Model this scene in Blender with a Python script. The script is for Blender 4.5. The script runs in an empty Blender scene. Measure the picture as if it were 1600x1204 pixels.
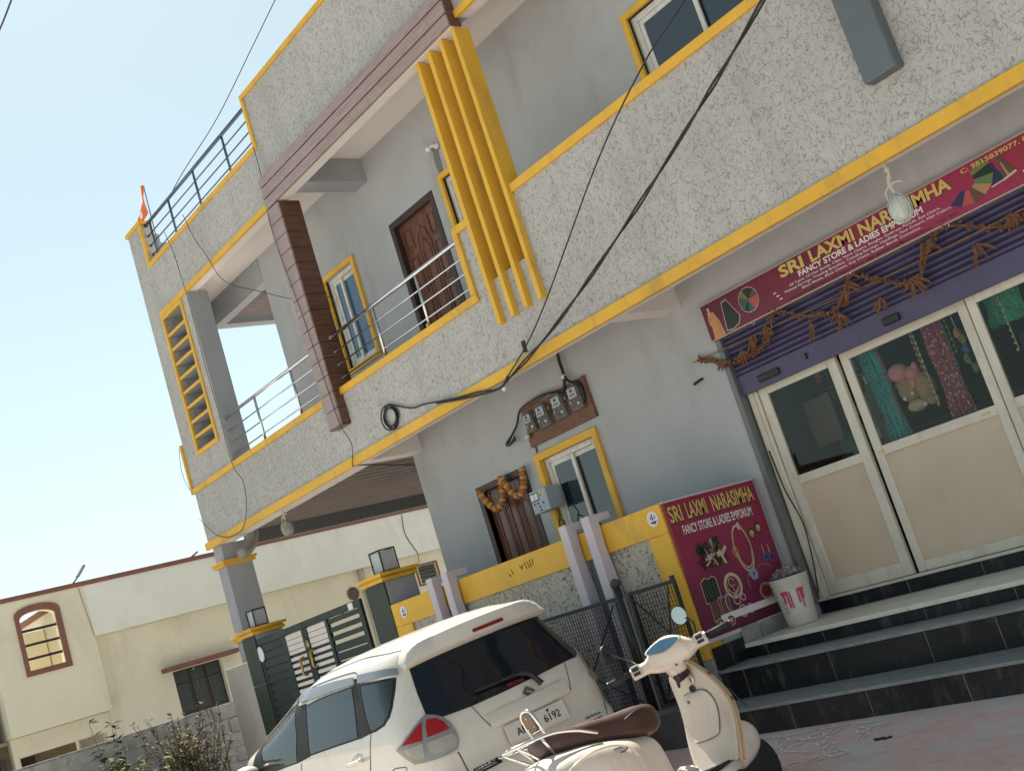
import bpy, bmesh, math, random
from mathutils import Vector, Matrix
from mathutils.geometry import tessellate_polygon
R_ = math.radians
rnd = random.Random(7)
sc = bpy.context.scene
col = sc.collection

# ---------------------------------------------------------------- camera
cd = bpy.data.cameras.new('camera'); cam = bpy.data.objects.new('camera', cd); col.objects.link(cam)
yaw, pitch, roll = 0.853432498, 0.183080793, -0.308362051
Fv = Vector((-math.sin(yaw) * math.cos(pitch), math.cos(yaw) * math.cos(pitch), math.sin(pitch)))
R0 = Vector((math.cos(yaw), math.sin(yaw), 0)); U0 = R0.cross(Fv)
Rv = R0 * math.cos(roll) + U0 * math.sin(roll); Uv = -R0 * math.sin(roll) + U0 * math.cos(roll)
M = Matrix((Rv, Uv, -Fv)).transposed().to_4x4(); M.translation = (0, 0, 1.28)
cam.matrix_world = M
cd.sensor_width = 36; cd.lens = 36 * 1864.88 / 1600; cd.clip_start = 0.05; cd.clip_end = 3000
sc.camera = cam

# ---------------------------------------------------------------- sky, sun, exposure
SUN_EL, SUN_AZ = 58.0, 69.0         # azimuth measured from +Y towards -X: high on the left, just behind the facade plane
w = bpy.data.worlds.new('World'); sc.world = w; w.use_nodes = True
nt = w.node_tree; bg = nt.nodes['Background']
sky = nt.nodes.new('ShaderNodeTexSky'); sky.sky_type = 'NISHITA'; sky.sun_disc = False
sky.sun_elevation = R_(SUN_EL); sky.sun_rotation = R_(-SUN_AZ)
sky.air_density = 1.0; sky.dust_density = 0.8; sky.ozone_density = 1.2
hs = nt.nodes.new('ShaderNodeHueSaturation'); hs.inputs['Saturation'].default_value = .45          # pale hazy air
tn = nt.nodes.new('ShaderNodeMix'); tn.data_type = 'RGBA'; tn.blend_type = 'MULTIPLY'; tn.inputs[0].default_value = 1; tn.inputs[7].default_value = (.90, 1.04, 1.0, 1)
nt.links.new(sky.outputs[0], hs.inputs['Color']); nt.links.new(hs.outputs[0], tn.inputs[6]); nt.links.new(tn.outputs[2], bg.inputs[0])
bg.inputs[1].default_value = 0.064
sd = bpy.data.lights.new('sun', 'SUN'); sd.energy = 5.0; sd.angle = R_(0.5); sd.color = (1, 0.95, 0.87)
so = bpy.data.objects.new('sun', sd); col.objects.link(so)
se, sa = R_(SUN_EL), R_(SUN_AZ)
sdir = Vector((-math.sin(sa) * math.cos(se), math.cos(sa) * math.cos(se), math.sin(se)))
so.rotation_euler = sdir.to_track_quat('Z', 'Y').to_euler(); so.location = (0, 20, 30)
vs = sc.view_settings; vs.view_transform = 'Standard'; vs.look = 'None'; vs.exposure = 1.2; vs.gamma = 1
vs.use_curve_mapping = False

# ---------------------------------------------------------------- helpers
class MB:
    """collects shapes in one bmesh"""
    def __init__(s): s.bm = bmesh.new()
    def quad(s, *p, mi=0):
        f = s.bm.faces.new([s.bm.verts.new(q) for q in p]); f.material_index = mi; return f
    def box(s, x0, x1, y0, y1, z0, z1, bev=0, mi=0):
        x0, x1 = sorted((x0, x1)); y0, y1 = sorted((y0, y1)); z0, z1 = sorted((z0, z1))
        v = [s.bm.verts.new((x, y, z)) for x in (x0, x1) for y in (y0, y1) for z in (z0, z1)]
        fs = [s.bm.faces.new([v[i] for i in q]) for q in ((0, 1, 3, 2), (4, 6, 7, 5), (0, 4, 5, 1), (2, 3, 7, 6), (0, 2, 6, 4), (1, 5, 7, 3))]
        for f in fs: f.material_index = mi
        if bev:
            es = list({e for f in fs for e in f.edges})
            bmesh.ops.bevel(s.bm, geom=es, offset=bev, segments=1, affect='EDGES', profile=0.5)
        return s
    def obox(s, c, h, ax, ay, az):
        """oriented box: centre, half sizes, three unit axes"""
        c = Vector(c); A = [Vector(a) * k for a, k in zip((ax, ay, az), h)]
        v = [s.bm.verts.new(c + A[0] * i + A[1] * j + A[2] * k) for i in (-1, 1) for j in (-1, 1) for k in (-1, 1)]
        for q in ((0, 1, 3, 2), (4, 6, 7, 5), (0, 4, 5, 1), (2, 3, 7, 6), (0, 2, 6, 4), (1, 5, 7, 3)): s.bm.faces.new([v[i] for i in q])
        return s
    def beam(s, a, b, w, d, up=(0, 0, 1)):
        a, b = Vector(a), Vector(b); t = (b - a); L = t.length; t.normalize()
        u = Vector(up); sx = t.cross(u)
        if sx.length < 1e-5: sx = t.cross(Vector((0, 1, 0)))
        sx.normalize(); sy = sx.cross(t)
        return s.obox((a + b) / 2, (L / 2, w / 2, d / 2), t, sx, sy)
    def tube(s, pts, r, n=8, cap=True):
        pts = [Vector(p) for p in pts]; rs = r if isinstance(r, (list, tuple)) else [r] * len(pts)
        rings = []; pu = None
        for i, p in enumerate(pts):
            t = (pts[min(i + 1, len(pts) - 1)] - pts[max(i - 1, 0)])
            if t.length < 1e-9: t = Vector((0, 0, 1))
            t.normalize()
            u = pu - t * pu.dot(t) if pu is not None else (Vector((0, 0, 1)).cross(t) if abs(t.z) < .95 else Vector((1, 0, 0)).cross(t))
            if u.length < 1e-6: u = t.orthogonal()
            u.normalize(); pu = u; b = t.cross(u)
            rings.append([s.bm.verts.new(p + (u * math.cos(2 * math.pi * k / n) + b * math.sin(2 * math.pi * k / n)) * rs[i]) for k in range(n)])
        for a, b in zip(rings, rings[1:]):
            for k in range(n): s.bm.faces.new((a[k], a[(k + 1) % n], b[(k + 1) % n], b[k]))
        if cap: s.bm.faces.new(rings[0][::-1]); s.bm.faces.new(rings[-1])
        return s
    def lathe(s, prof, c=(0, 0, 0), n=20, axis='Z', M=None):
        """profile [(r, h)] turned about an axis through c"""
        rings = []
        for r, h in prof:
            ring = []
            for k in range(n):
                a = 2 * math.pi * k / n; p = Vector((r * math.cos(a), r * math.sin(a), h))
                if axis == 'X': p = Vector((p.z, p.x, p.y))
                if axis == 'Y': p = Vector((p.x, p.z, -p.y))
                if M is not None: p = M @ p
                ring.append(s.bm.verts.new(p + Vector(c)))
            rings.append(ring)
        for a, b in zip(rings, rings[1:]):
            for k in range(n): s.bm.faces.new((a[k], a[(k + 1) % n], b[(k + 1) % n], b[k]))
        s.bm.faces.new(rings[0][::-1]); s.bm.faces.new(rings[-1]); return s
    def prism(s, poly, d, f):
        """poly: 2-D outline, f(u, v, t) -> point; extruded from t=0 to t=d"""
        a = [s.bm.verts.new(f(u, v, 0)) for u, v in poly]; b = [s.bm.verts.new(f(u, v, d)) for u, v in poly]
        n = len(poly)
        s.bm.faces.new(a[::-1]); s.bm.faces.new(b)
        for i in range(n): s.bm.faces.new((a[i], a[(i + 1) % n], b[(i + 1) % n], b[i]))
        return s
    def blob(s, c, rx, ry, rz, sub=2, jit=0, M=None):
        r = bmesh.ops.create_icosphere(s.bm, subdivisions=sub, radius=1)
        for v in r['verts']:
            k = 1 + (rnd.random() - .5) * jit
            p = Vector((v.co.x * rx * k, v.co.y * ry * k, v.co.z * rz * k))
            v.co = (M @ p if M is not None else p) + Vector(c)
        return s
    def build(s, name, m, parent=None, smooth=False, label=None, kind=None, fix=True, bev=0, sub=0, angle=None):
        if fix: bmesh.ops.recalc_face_normals(s.bm, faces=s.bm.faces)
        me = bpy.data.meshes.new(name); s.bm.to_mesh(me); s.bm.free()
        for mm in (m if isinstance(m, (list, tuple)) else [m]): me.materials.append(mm)
        if smooth:
            for p in me.polygons: p.use_smooth = True
        o = bpy.data.objects.new(name, me); col.objects.link(o)
        if parent is not None: attach(o, parent)
        if label: o['label'] = label
        if kind: o['kind'] = kind
        if bev:
            b = o.modifiers.new('bevel', 'BEVEL'); b.width = bev; b.segments = 2; b.limit_method = 'ANGLE'; b.harden_normals = False
        if sub:
            b = o.modifiers.new('sub', 'SUBSURF'); b.levels = b.render_levels = sub
        if angle is not None: me.set_sharp_from_angle(angle=R_(angle))
        return o
def wmat(o):
    m = o.matrix_parent_inverse @ o.matrix_basis
    return wmat(o.parent) @ m if o.parent else o.matrix_basis.copy()
def attach(o, parent):
    o.parent = parent; o.matrix_parent_inverse = wmat(parent).inverted()
def thing(name, label, cat, loc=(0, 0, 0), group=None, rot=None):
    o = bpy.data.objects.new(name, None); col.objects.link(o); o.location = loc; o.empty_display_size = .1
    if rot is not None: o.rotation_euler = rot
    o['label'] = label; o['category'] = cat
    if group: o['group'] = group
    return o
def tag(o, label, cat, group=None):
    o['label'] = label; o['category'] = cat
    if group: o['group'] = group
    return o
def copy_of(o, name=None, parent=None, shift=(0, 0, 0)):
    c = o.copy(); col.objects.link(c); c.location = Vector(o.location) + Vector(shift)
    if parent is not None: c.parent = parent
    return c
def struct(o): o['kind'] = 'structure'; return o
def bez(pts, n=8):
    """Catmull-Rom through points"""
    P = [Vector(p) for p in pts]; P = [P[0] * 2 - P[1]] + P + [P[-1] * 2 - P[-2]]; out = []
    for i in range(1, len(P) - 2):
        for k in range(n):
            t = k / n; a, b, c, d = P[i - 1:i + 3]
            out.append(.5 * ((2 * b) + (c - a) * t + (2 * a - 5 * b + 4 * c - d) * t * t + (3 * b - a - 3 * c + d) * t ** 3))
    return out + [P[-2]]
def wall_holes(mb, x0, x1, z0, z1, y0, y1, holes):
    """a wall in the XZ plane with rectangular openings, reveals included"""
    xs = sorted({x0, x1, *[h[0] for h in holes], *[h[1] for h in holes]}); zs = sorted({z0, z1, *[h[2] for h in holes], *[h[3] for h in holes]})
    xs = [x for x in xs if x0 <= x <= x1]; zs = [z for z in zs if z0 <= z <= z1]
    inh = lambda x, z: any(h[0] < x < h[1] and h[2] < z < h[3] for h in holes)
    solid = lambda i, j: 0 <= i < len(xs) - 1 and 0 <= j < len(zs) - 1 and not inh((xs[i] + xs[i + 1]) / 2, (zs[j] + zs[j + 1]) / 2)
    for i in range(len(xs) - 1):
        for j in range(len(zs) - 1):
            if not solid(i, j): continue
            a, b, c, d = xs[i], xs[i + 1], zs[j], zs[j + 1]
            mb.quad((a, y0, c), (b, y0, c), (b, y0, d), (a, y0, d)); mb.quad((a, y1, c), (a, y1, d), (b, y1, d), (b, y1, c))
            if not solid(i - 1, j): mb.quad((a, y0, c), (a, y0, d), (a, y1, d), (a, y1, c))
            if not solid(i + 1, j): mb.quad((b, y0, c), (b, y1, c), (b, y1, d), (b, y0, d))
            if not solid(i, j - 1): mb.quad((a, y0, c), (a, y1, c), (b, y1, c), (b, y0, c))
            if not solid(i, j + 1): mb.quad((a, y0, d), (b, y0, d), (b, y1, d), (a, y1, d))
    bmesh.ops.remove_doubles(mb.bm, verts=mb.bm.verts, dist=1e-5)
    return mb
def frame4(name, m, parent, x0, x1, z0, z1, t, y0, y1, bottom=True, label=None):
    """picture-frame strip round a rectangle in XZ"""
    b = MB(); b.box(x0, x0 + t, y0, y1, z0, z1).box(x1 - t, x1, y0, y1, z0, z1).box(x0 + t, x1 - t, y0, y1, z1 - t, z1)
    if bottom: b.box(x0 + t, x1 - t, y0, y1, z0, z0 + t)
    return b.build(name, m, parent, label=label, bev=.003)

# ---------------------------------------------------------------- materials
def newmat(name):
    m = bpy.data.materials.new(name); m.use_nodes = True; n = m.node_tree
    return m, n, n.nodes['Principled BSDF']
def node(n, t, **k):
    x = n.nodes.new(t)
    for a, v in k.items():
        if a in x.inputs.keys() if hasattr(x.inputs, 'keys') else False: x.inputs[a].default_value = v
        else: setattr(x, a, v)
    return x
def coords(n, scale=(1, 1, 1), gen='Object'):
    tc = n.nodes.new('ShaderNodeTexCoord'); mp = n.nodes.new('ShaderNodeMapping'); mp.inputs['Scale'].default_value = scale
    n.links.new(tc.outputs[gen], mp.inputs['Vector']); return mp.outputs[0]
def noise(n, vec, scale, detail=4, rough=.55, dist=0):
    x = n.nodes.new('ShaderNodeTexNoise'); x.inputs['Scale'].default_value = scale; x.inputs['Detail'].default_value = detail
    x.inputs['Roughness'].default_value = rough; x.inputs['Distortion'].default_value = dist
    if vec is not None: n.links.new(vec, x.inputs['Vector'])
    return x.outputs['Fac']
def ramp(n, fac, stops):
    x = n.nodes.new('ShaderNodeValToRGB'); e = x.color_ramp.elements
    while len(e) < len(stops): e.new(0.5)
    for i, (p, c) in enumerate(stops): e[i].position = p; e[i].color = (*c, 1) if len(c) == 3 else c
    n.links.new(fac, x.inputs[0]); return x.outputs[0]
def gray(v): return (v, v, v)
def math_(n, op, a, b=None, clamp=False):
    x = n.nodes.new('ShaderNodeMath'); x.operation = op; x.use_clamp = clamp
    for i, q in enumerate((a, b)):
        if q is None: continue
        if isinstance(q, (int, float)): x.inputs[i].default_value = q
        else: n.links.new(q, x.inputs[i])
    return x.outputs[0]
def mix(n, fac, a, b, mode='MIX'):
    x = n.nodes.new('ShaderNodeMix'); x.data_type = 'RGBA'; x.blend_type = mode
    for s, q in ((0, fac), (6, a), (7, b)):
        if isinstance(q, (int, float)): x.inputs[s].default_value = q
        elif isinstance(q, tuple): x.inputs[s].default_value = (*q, 1)
        else: n.links.new(q, x.inputs[s])
    return x.outputs[2]
def bump(n, p, h, strength=.3, dist=.01):
    x = n.nodes.new('ShaderNodeBump'); x.inputs['Strength'].default_value = strength; x.inputs['Distance'].default_value = dist
    n.links.new(h, x.inputs['Height']); n.links.new(x.outputs[0], p.inputs['Normal'])
def paint(name, c, rough=.6, var=.12, scale=3, metal=0, bmp=.08, bscale=60, spec=.5, dirt=None, dirt_amt=.5, stretch=(1, 1, 1), coat=0, dscale=1.2):
    """plain painted / solid surface with uneven tone, fine relief and optional dirt blotches and streaks"""
    m, n, p = newmat(name); v = coords(n, stretch)
    f = noise(n, v, scale, 6, .62)
    lo = tuple(max(0, x * (1 - var)) for x in c); hi = tuple(min(1, x * (1 + var)) for x in c)
    cc = ramp(n, f, [(.3, lo), (.7, hi)])
    if dirt:
        d = noise(n, coords(n, (1, 1, .35)), dscale, 8, .7, .4)
        k = ramp(n, d, [(.52, gray(0)), (.74, gray(dirt_amt))]); cc = mix(n, k, cc, dirt)
    n.links.new(cc, p.inputs['Base Color'])
    r2 = ramp(n, noise(n, v, scale * 2.3, 4), [(.3, gray(max(.02, rough - .08))), (.7, gray(min(1, rough + .08)))])
    n.links.new(r2, p.inputs['Roughness'])
    p.inputs['Metallic'].default_value = metal; p.inputs['Specular IOR Level'].default_value = spec
    if coat: p.inputs['Coat Weight'].default_value = coat; p.inputs['Coat Roughness'].default_value = .08
    if bmp: bump(n, p, noise(n, v, bscale, 5, .6), bmp, .01)
    return m
def stucco(name, base, hole, density=30, amount=.8):
    """trowelled 'worm' plaster: short wandering grooves in a pale skin"""
    m, n, p = newmat(name); v = coords(n, (1, 1, .8))
    wv = n.nodes.new('ShaderNodeTexNoise'); wv.inputs['Scale'].default_value = 9; wv.inputs['Detail'].default_value = 2
    n.links.new(v, wv.inputs['Vector'])
    ad = n.nodes.new('ShaderNodeVectorMath'); ad.operation = 'MULTIPLY_ADD'; ad.inputs[1].default_value = (.10, .10, .10)
    n.links.new(wv.outputs['Color'], ad.inputs[0]); n.links.new(v, ad.inputs[2]); vv = ad.outputs[0]
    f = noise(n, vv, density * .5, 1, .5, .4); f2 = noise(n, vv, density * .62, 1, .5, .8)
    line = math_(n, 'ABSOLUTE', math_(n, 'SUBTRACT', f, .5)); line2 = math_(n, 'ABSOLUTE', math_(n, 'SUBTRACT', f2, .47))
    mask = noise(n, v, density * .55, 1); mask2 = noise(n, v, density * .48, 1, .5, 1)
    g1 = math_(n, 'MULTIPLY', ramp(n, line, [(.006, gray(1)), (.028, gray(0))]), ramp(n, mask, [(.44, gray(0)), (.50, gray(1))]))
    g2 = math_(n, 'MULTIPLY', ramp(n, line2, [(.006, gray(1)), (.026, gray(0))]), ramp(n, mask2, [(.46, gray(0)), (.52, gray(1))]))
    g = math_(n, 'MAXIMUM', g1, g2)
    big = noise(n, v, .9, 6, .65)
    c0 = ramp(n, big, [(.3, tuple(x * .88 for x in base)), (.7, tuple(x * 1.06 for x in base))])
    st = noise(n, coords(n, (2.2, 2.2, .18)), 1.6, 6, .6)
    c0 = mix(n, ramp(n, st, [(.50, gray(0)), (.78, gray(.55))]), c0, tuple(x * .62 for x in base))
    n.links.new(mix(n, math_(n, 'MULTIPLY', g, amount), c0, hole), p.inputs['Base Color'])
    p.inputs['Roughness'].default_value = .85
    h = math_(n, 'SUBTRACT', math_(n, 'MULTIPLY', noise(n, v, 30, 4, .6), .35), g)
    bump(n, p, h, .5, .008); return m
def glass_dark(name, c, rough=.04, ior=1.9, var=.0):
    m, n, p = newmat(name); p.inputs['Base Color'].default_value = (*c, 1); p.inputs['Roughness'].default_value = rough
    p.inputs['IOR'].default_value = ior; v = coords(n)
    bump(n, p, noise(n, v, 1.2, 2), .04, .05); return m
def flat(name, c, rough=.6, metal=0, spec=.5, coat=0):
    m, n, p = newmat(name); p.inputs['Base Color'].default_value = (*c, 1); p.inputs['Roughness'].default_value = rough
    p.inputs['Metallic'].default_value = metal; p.inputs['Specular IOR Level'].default_value = spec
    if coat: p.inputs['Coat Weight'].default_value = coat
    f = noise(n, coords(n), 18, 4)
    n.links.new(mix(n, f, tuple(x * .9 for x in c), tuple(min(1, x * 1.1) for x in c)), p.inputs['Base Color']); return m
def woodmat(name, a, b, rough=.4, axis=(6, 6, 60), coat=0):
    m, n, p = newmat(name); v = coords(n, axis)
    f = noise(n, v, 1.2, 6, .6, 1.2); n.links.new(ramp(n, f, [(.32, a), (.68, b)]), p.inputs['Base Color'])
    p.inputs['Roughness'].default_value = rough; bump(n, p, f, .25, .005)
    if coat: p.inputs['Coat Weight'].default_value = coat; p.inputs['Coat Roughness'].default_value = .15
    return m
MT = {}
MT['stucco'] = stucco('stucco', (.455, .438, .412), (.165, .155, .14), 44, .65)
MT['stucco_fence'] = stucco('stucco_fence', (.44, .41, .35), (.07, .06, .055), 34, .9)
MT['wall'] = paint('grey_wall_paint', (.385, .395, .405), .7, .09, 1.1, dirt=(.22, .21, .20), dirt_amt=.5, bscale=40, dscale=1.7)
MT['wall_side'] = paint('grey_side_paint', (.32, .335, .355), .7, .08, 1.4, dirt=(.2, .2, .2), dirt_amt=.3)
MT['yellow'] = paint('yellow_paint', (.70, .395, .035), .55, .08, 2.5, dirt=(.33, .20, .06), dirt_amt=.6, dscale=4)
MT['soffit'] = paint('soffit_paint', (.70, .655, .62), .75, .05, 1.3)
MT['pinktile'] = woodmat('pinkish_wood_tile', (.265, .185, .17), (.36, .265, .245), .4, (3, 3, 26))
MT['browntile'] = woodmat('brown_wood_tile', (.06, .025, .017), (.15, .068, .045), .38, (2, 2, 46), .15)
MT['grout'] = flat('dark_grout', (.045, .03, .03), .9)
MT['doorwood'] = woodmat('door_wood', (.095, .034, .019), (.185, .076, .045), .34, (14, 14, 1.6), .3)
MT['doorframe'] = woodmat('door_frame_wood', (.03, .018, .015), (.06, .035, .028), .4, (14, 14, 1.6))
MT['white_frame'] = paint('white_window_frame', (.66, .64, .60), .45, .06, 8, dirt=(.18, .15, .12), dirt_amt=.7, dscale=14)
MT['bluepane'] = glass_dark('blue_tinted_glass', (.05, .12, .20), .05, 1.7)
MT['darkpane'] = glass_dark('dark_window_glass', (.012, .022, .03), .03, 1.9)
MT['steel'] = flat('stainless_steel', (.62, .62, .63), .22, 1)
MT['darksteel'] = flat('grey_painted_steel', (.16, .165, .17), .5, .2)
MT['slate'] = paint('slate_grey_paint', (.105, .125, .135), .55, .08, 2)
MT['cream'] = paint('cream_wall_paint', (.78, .72, .55), .8, .05, 1.2, dirt=(.50, .44, .30), dirt_amt=.55, dscale=1.1)
MT['cream2'] = paint('pale_parapet_paint', (.80, .785, .71), .8, .05, 1.2, dirt=(.50, .46, .36), dirt_amt=.5, dscale=.9)
MT['brick_trim'] = paint('brick_red_trim', (.22, .09, .065), .7, .12, 4)
MT['black'] = flat('black_iron', (.014, .014, .015), .5)
MT['blackplastic'] = flat('black_plastic', (.012, .012, .013), .45)
MT['cable'] = flat('black_cable', (.012, .012, .013), .55)
MT['green'] = paint('dark_green_paint', (.008, .018, .017), .5, .2, 3, dirt=(.03, .032, .03), dirt_amt=.4)
MT['greentile'] = paint('dark_green_granite', (.018, .026, .018), .5, .3, 40, dirt=(.1, .1, .08), dirt_amt=.3, dscale=5)
MT['slatwhite'] = paint('pale_slat_paint', (.62, .57, .53), .6, .06, 5, dirt=(.3, .26, .22), dirt_amt=.3)
MT['lilac'] = paint('pale_lilac_paint', (.53, .48, .53), .7, .06, 3, dirt=(.33, .3, .33), dirt_amt=.3)
MT['cement'] = paint('raw_cement', (.27, .265, .25), .9, .2, 5, bmp=.3, bscale=30, dirt=(.13, .13, .125), dirt_amt=.6)
MT['darkcement'] = paint('stained_concrete', (.085, .085, .09), .85, .3, 4, bmp=.3, bscale=25, dirt=(.03, .03, .032), dirt_amt=.7, dscale=2.2)
MT['block'] = paint('concrete_block', (.40, .39, .38), .9, .16, 7, bmp=.5, bscale=45, dirt=(.2, .19, .18), dirt_amt=.5, dscale=2)
MT['mortar'] = paint('mortar', (.42, .41, .39), .95, .15, 9, bmp=.4, bscale=40)
MT['gold'] = flat('gold_lettering', (.62, .45, .13), .5)
MT['whiteprint'] = flat('white_print', (.72, .68, .68), .6)
MT['blackprint'] = flat('black_print', (.015, .012, .015), .6)
MT['orange'] = flat('saffron_cloth', (.72, .16, .03), .8)
MT['rope'] = flat('pale_rope', (.5, .46, .38), .9)
MT['chrome'] = flat('chrome', (.75, .74, .72), .12, 1)
MT['rubber'] = flat('black_rubber', (.016, .016, .016), .75)

# ================================================================ GROUND
def ground_z(y):
    if y >= 6.4: return 0.0
    if y >= 5.9: return -.2 * (6.4 - y)
    if y >= 1.0: return -.1 - .066 * (5.9 - y)
    return -.1 - .066 * 4.9
def asphalt():
    m, n, p = newmat('dusty_road'); v = coords(n)
    a = noise(n, v, .5, 8, .65); b = noise(n, v, 55, 4, .7)
    c = ramp(n, a, [(.3, (.40, .375, .34)), (.55, (.48, .45, .41)), (.75, (.55, .51, .45))])
    n.links.new(mix(n, ramp(n, b, [(.35, gray(.0)), (.7, gray(.35))]), c, (.22, .21, .2)), p.inputs['Base Color'])
    p.inputs['Roughness'].default_value = .95; bump(n, p, b, .5, .01); return m
def pink_apron():
    m, n, p = newmat('worn_pink_paint'); v = coords(n, (1, 1.6, 1))
    a = noise(n, v, 2.2, 9, .72, .5); b = noise(n, v, 14, 6, .7); c = noise(n, v, 70, 4, .7)
    base = ramp(n, b, [(.3, (.46, .30, .28)), (.7, (.60, .41, .38))])
    wear = ramp(n, a, [(.45, gray(0)), (.60, gray(.9))])
    base = mix(n, wear, base, ramp(n, c, [(.3, (.38, .37, .35)), (.7, (.54, .53, .50))]))
    sp = ramp(n, noise(n, v, 38, 5, .8, 1), [(.64, gray(0)), (.70, gray(.7))]); base = mix(n, sp, base, (.58, .55, .52))
    n.links.new(base, p.inputs['Base Color']); p.inputs['Roughness'].default_value = .8; bump(n, p, c, .3, .006); return m
m_road, m_pink = asphalt(), pink_apron()
b = MB()
ys = [-600, -60, -10, 1.0, 2, 3, 4, 5, 5.9, 6.15, 6.4, 7, 30, 120, 900]
for y0, y1 in zip(ys, ys[1:]):
    for x0, x1 in ((-900, -30), (-30, -15), (-15, -8), (-8, 4), (4, 900)):
        b.quad((x0, y0, ground_z(y0)), (x1, y0, ground_z(y0)), (x1, y1, ground_z(y1)), (x0, y1, ground_z(y1)))
bmesh.ops.remove_doubles(b.bm, verts=b.bm.verts, dist=1e-4)
struct(b.build('ground', m_road))
b = MB(); ya = [3.2, 4, 5, 5.9, 6.15, 6.4]
for y0, y1 in zip(ya, ya[1:]):
    b.quad((-8.2, y0, ground_z(y0) + .004), (3.5, y0, ground_z(y0) + .004), (3.5, y1, ground_z(y1) + .004), (-8.2, y1, ground_z(y1) + .004))
struct(b.build('pavement', m_pink))

# ================================================================ HOUSE
house = thing('house', 'two-storey grey house with yellow trim, plastered balcony bands and a shop below', 'house', (-8, 8, 0))
# ground floor wall
w_ = wall_holes(MB(), -11.22, 1.0, -.2, 3.66, 8.0, 8.2, [(-9.10, -8.24, .95, 2.70), (-10.19, -9.41, .4, 2.65), (-6.42, -1.2, .53, 3.2)])
w_.build('wall', MT['wall'], house, label='ground floor wall')
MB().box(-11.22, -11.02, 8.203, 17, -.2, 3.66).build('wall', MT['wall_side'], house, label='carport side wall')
w_ = wall_holes(MB(), -13.36, 1.0, 3.66, 6.84, 8.0, 8.2, [(-11.93, -11.27, 4.71, 5.87), (-10.30, -9.53, 3.78, 5.84), (-9.22, -8.55, 4.71, 5.92), (-6.18, -4.6, 4.71, 5.94)])
w_.build('wall', MT['wall'], house, label='upper floor wall')
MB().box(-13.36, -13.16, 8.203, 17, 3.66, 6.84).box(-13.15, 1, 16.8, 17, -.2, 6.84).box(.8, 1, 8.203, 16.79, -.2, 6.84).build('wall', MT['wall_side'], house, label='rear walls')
# slabs, soffits and beams
MB().box(-15.1, 1, 7.275, 17, 3.665, 3.78).build('floor_slab', MT['soffit'], house)
MB().box(-15.15, 1, 7.31, 8.15, 6.84, 7.0).box(-13.36, 1, 8.151, 17, 6.842, 7.0).build('roof_slab', MT['soffit'], house)
MB().box(-15.19, -11.0, 7.17, 7.42, 3.381, 3.66).box(-11.24, -11.0, 7.423, 7.998, 3.385, 3.66).box(-10.999, 1, 7.17, 7.27, 3.381, 3.66).box(-6.9, -6.69, 7.273, 7.998, 3.39, 3.66).build('soffit_beam', MT['soffit'], house)
MB().box(-15.0, -13.37, 8.0, 8.15, 6.49, 6.838).box(-15.19, -15.0, 7.44, 12, 6.515, 6.838).build('terrace_beam', MT['wall_side'], house)
MB().box(-15.19, -11.26, 7.17, 7.305, 6.64, 6.838).box(-7.36, 1, 7.17, 7.305, 6.64, 6.838).build('edge_beam', MT['soffit'], house)
MB().box(-10.79, -10.517, 7.185, 7.998, 6.545, 6.838).build('bracket_beam', MT['wall_side'], house)
def corrugated(name, x0, x1, y0, y1, z, mtl, parent, pitch=.12, dep=.025):
    b = MB(); n = int((x1 - x0) / pitch * 4); pr = [0, 0, 1, 1]
    xs = [x0 + (x1 - x0) * i / n for i in range(n + 1)]
    for i in range(n):
        za, zb = z + pr[i % 4] * dep, z + pr[(i + 1) % 4] * dep
        b.quad((xs[i], y0, za), (xs[i + 1], y0, zb), (xs[i + 1], y1, zb), (xs[i], y1, za))
    bmesh.ops.remove_doubles(b.bm, verts=b.bm.verts, dist=1e-5)
    return b.build(name, mtl, parent)
m_sheet = paint('dusty_brown_sheet', (.20, .165, .15), .6, .15, 3, dirt=(.2, .17, .15), dirt_amt=.5)
corrugated('roof_sheet', -14.98, -11.25, 7.43, 12.6, 3.48, m_sheet, house, .22, .06)
corrugated('roof_sheet', -14.99, -13.4, 8.16, 12.0, 6.60, m_sheet, house, .115, .03)
MB().box(-15.1, -14.96, 7.63, 12.6, 3.30, 3.525).build('roof_batten', MT['darksteel'], house)
# plastered bands
S = MT['stucco']
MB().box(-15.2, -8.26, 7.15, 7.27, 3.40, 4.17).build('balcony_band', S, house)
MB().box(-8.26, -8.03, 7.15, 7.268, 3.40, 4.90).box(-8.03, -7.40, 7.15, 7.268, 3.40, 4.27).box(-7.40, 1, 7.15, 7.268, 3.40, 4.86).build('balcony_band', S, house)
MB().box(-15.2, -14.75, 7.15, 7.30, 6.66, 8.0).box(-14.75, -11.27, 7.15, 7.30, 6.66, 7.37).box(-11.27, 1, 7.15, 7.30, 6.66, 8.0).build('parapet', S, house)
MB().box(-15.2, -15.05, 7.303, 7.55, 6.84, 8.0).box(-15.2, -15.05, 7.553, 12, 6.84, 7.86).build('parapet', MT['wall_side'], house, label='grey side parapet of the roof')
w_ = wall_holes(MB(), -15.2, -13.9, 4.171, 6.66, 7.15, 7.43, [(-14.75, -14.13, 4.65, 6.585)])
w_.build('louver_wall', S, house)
MB().box(-13.902, -13.896, 7.153, 7.432, 4.25, 6.63).box(-15.19, -13.91, 7.433, 7.45, 4.2, 6.63).build('louver_wall_side', MT['wall_side'], house)
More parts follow.
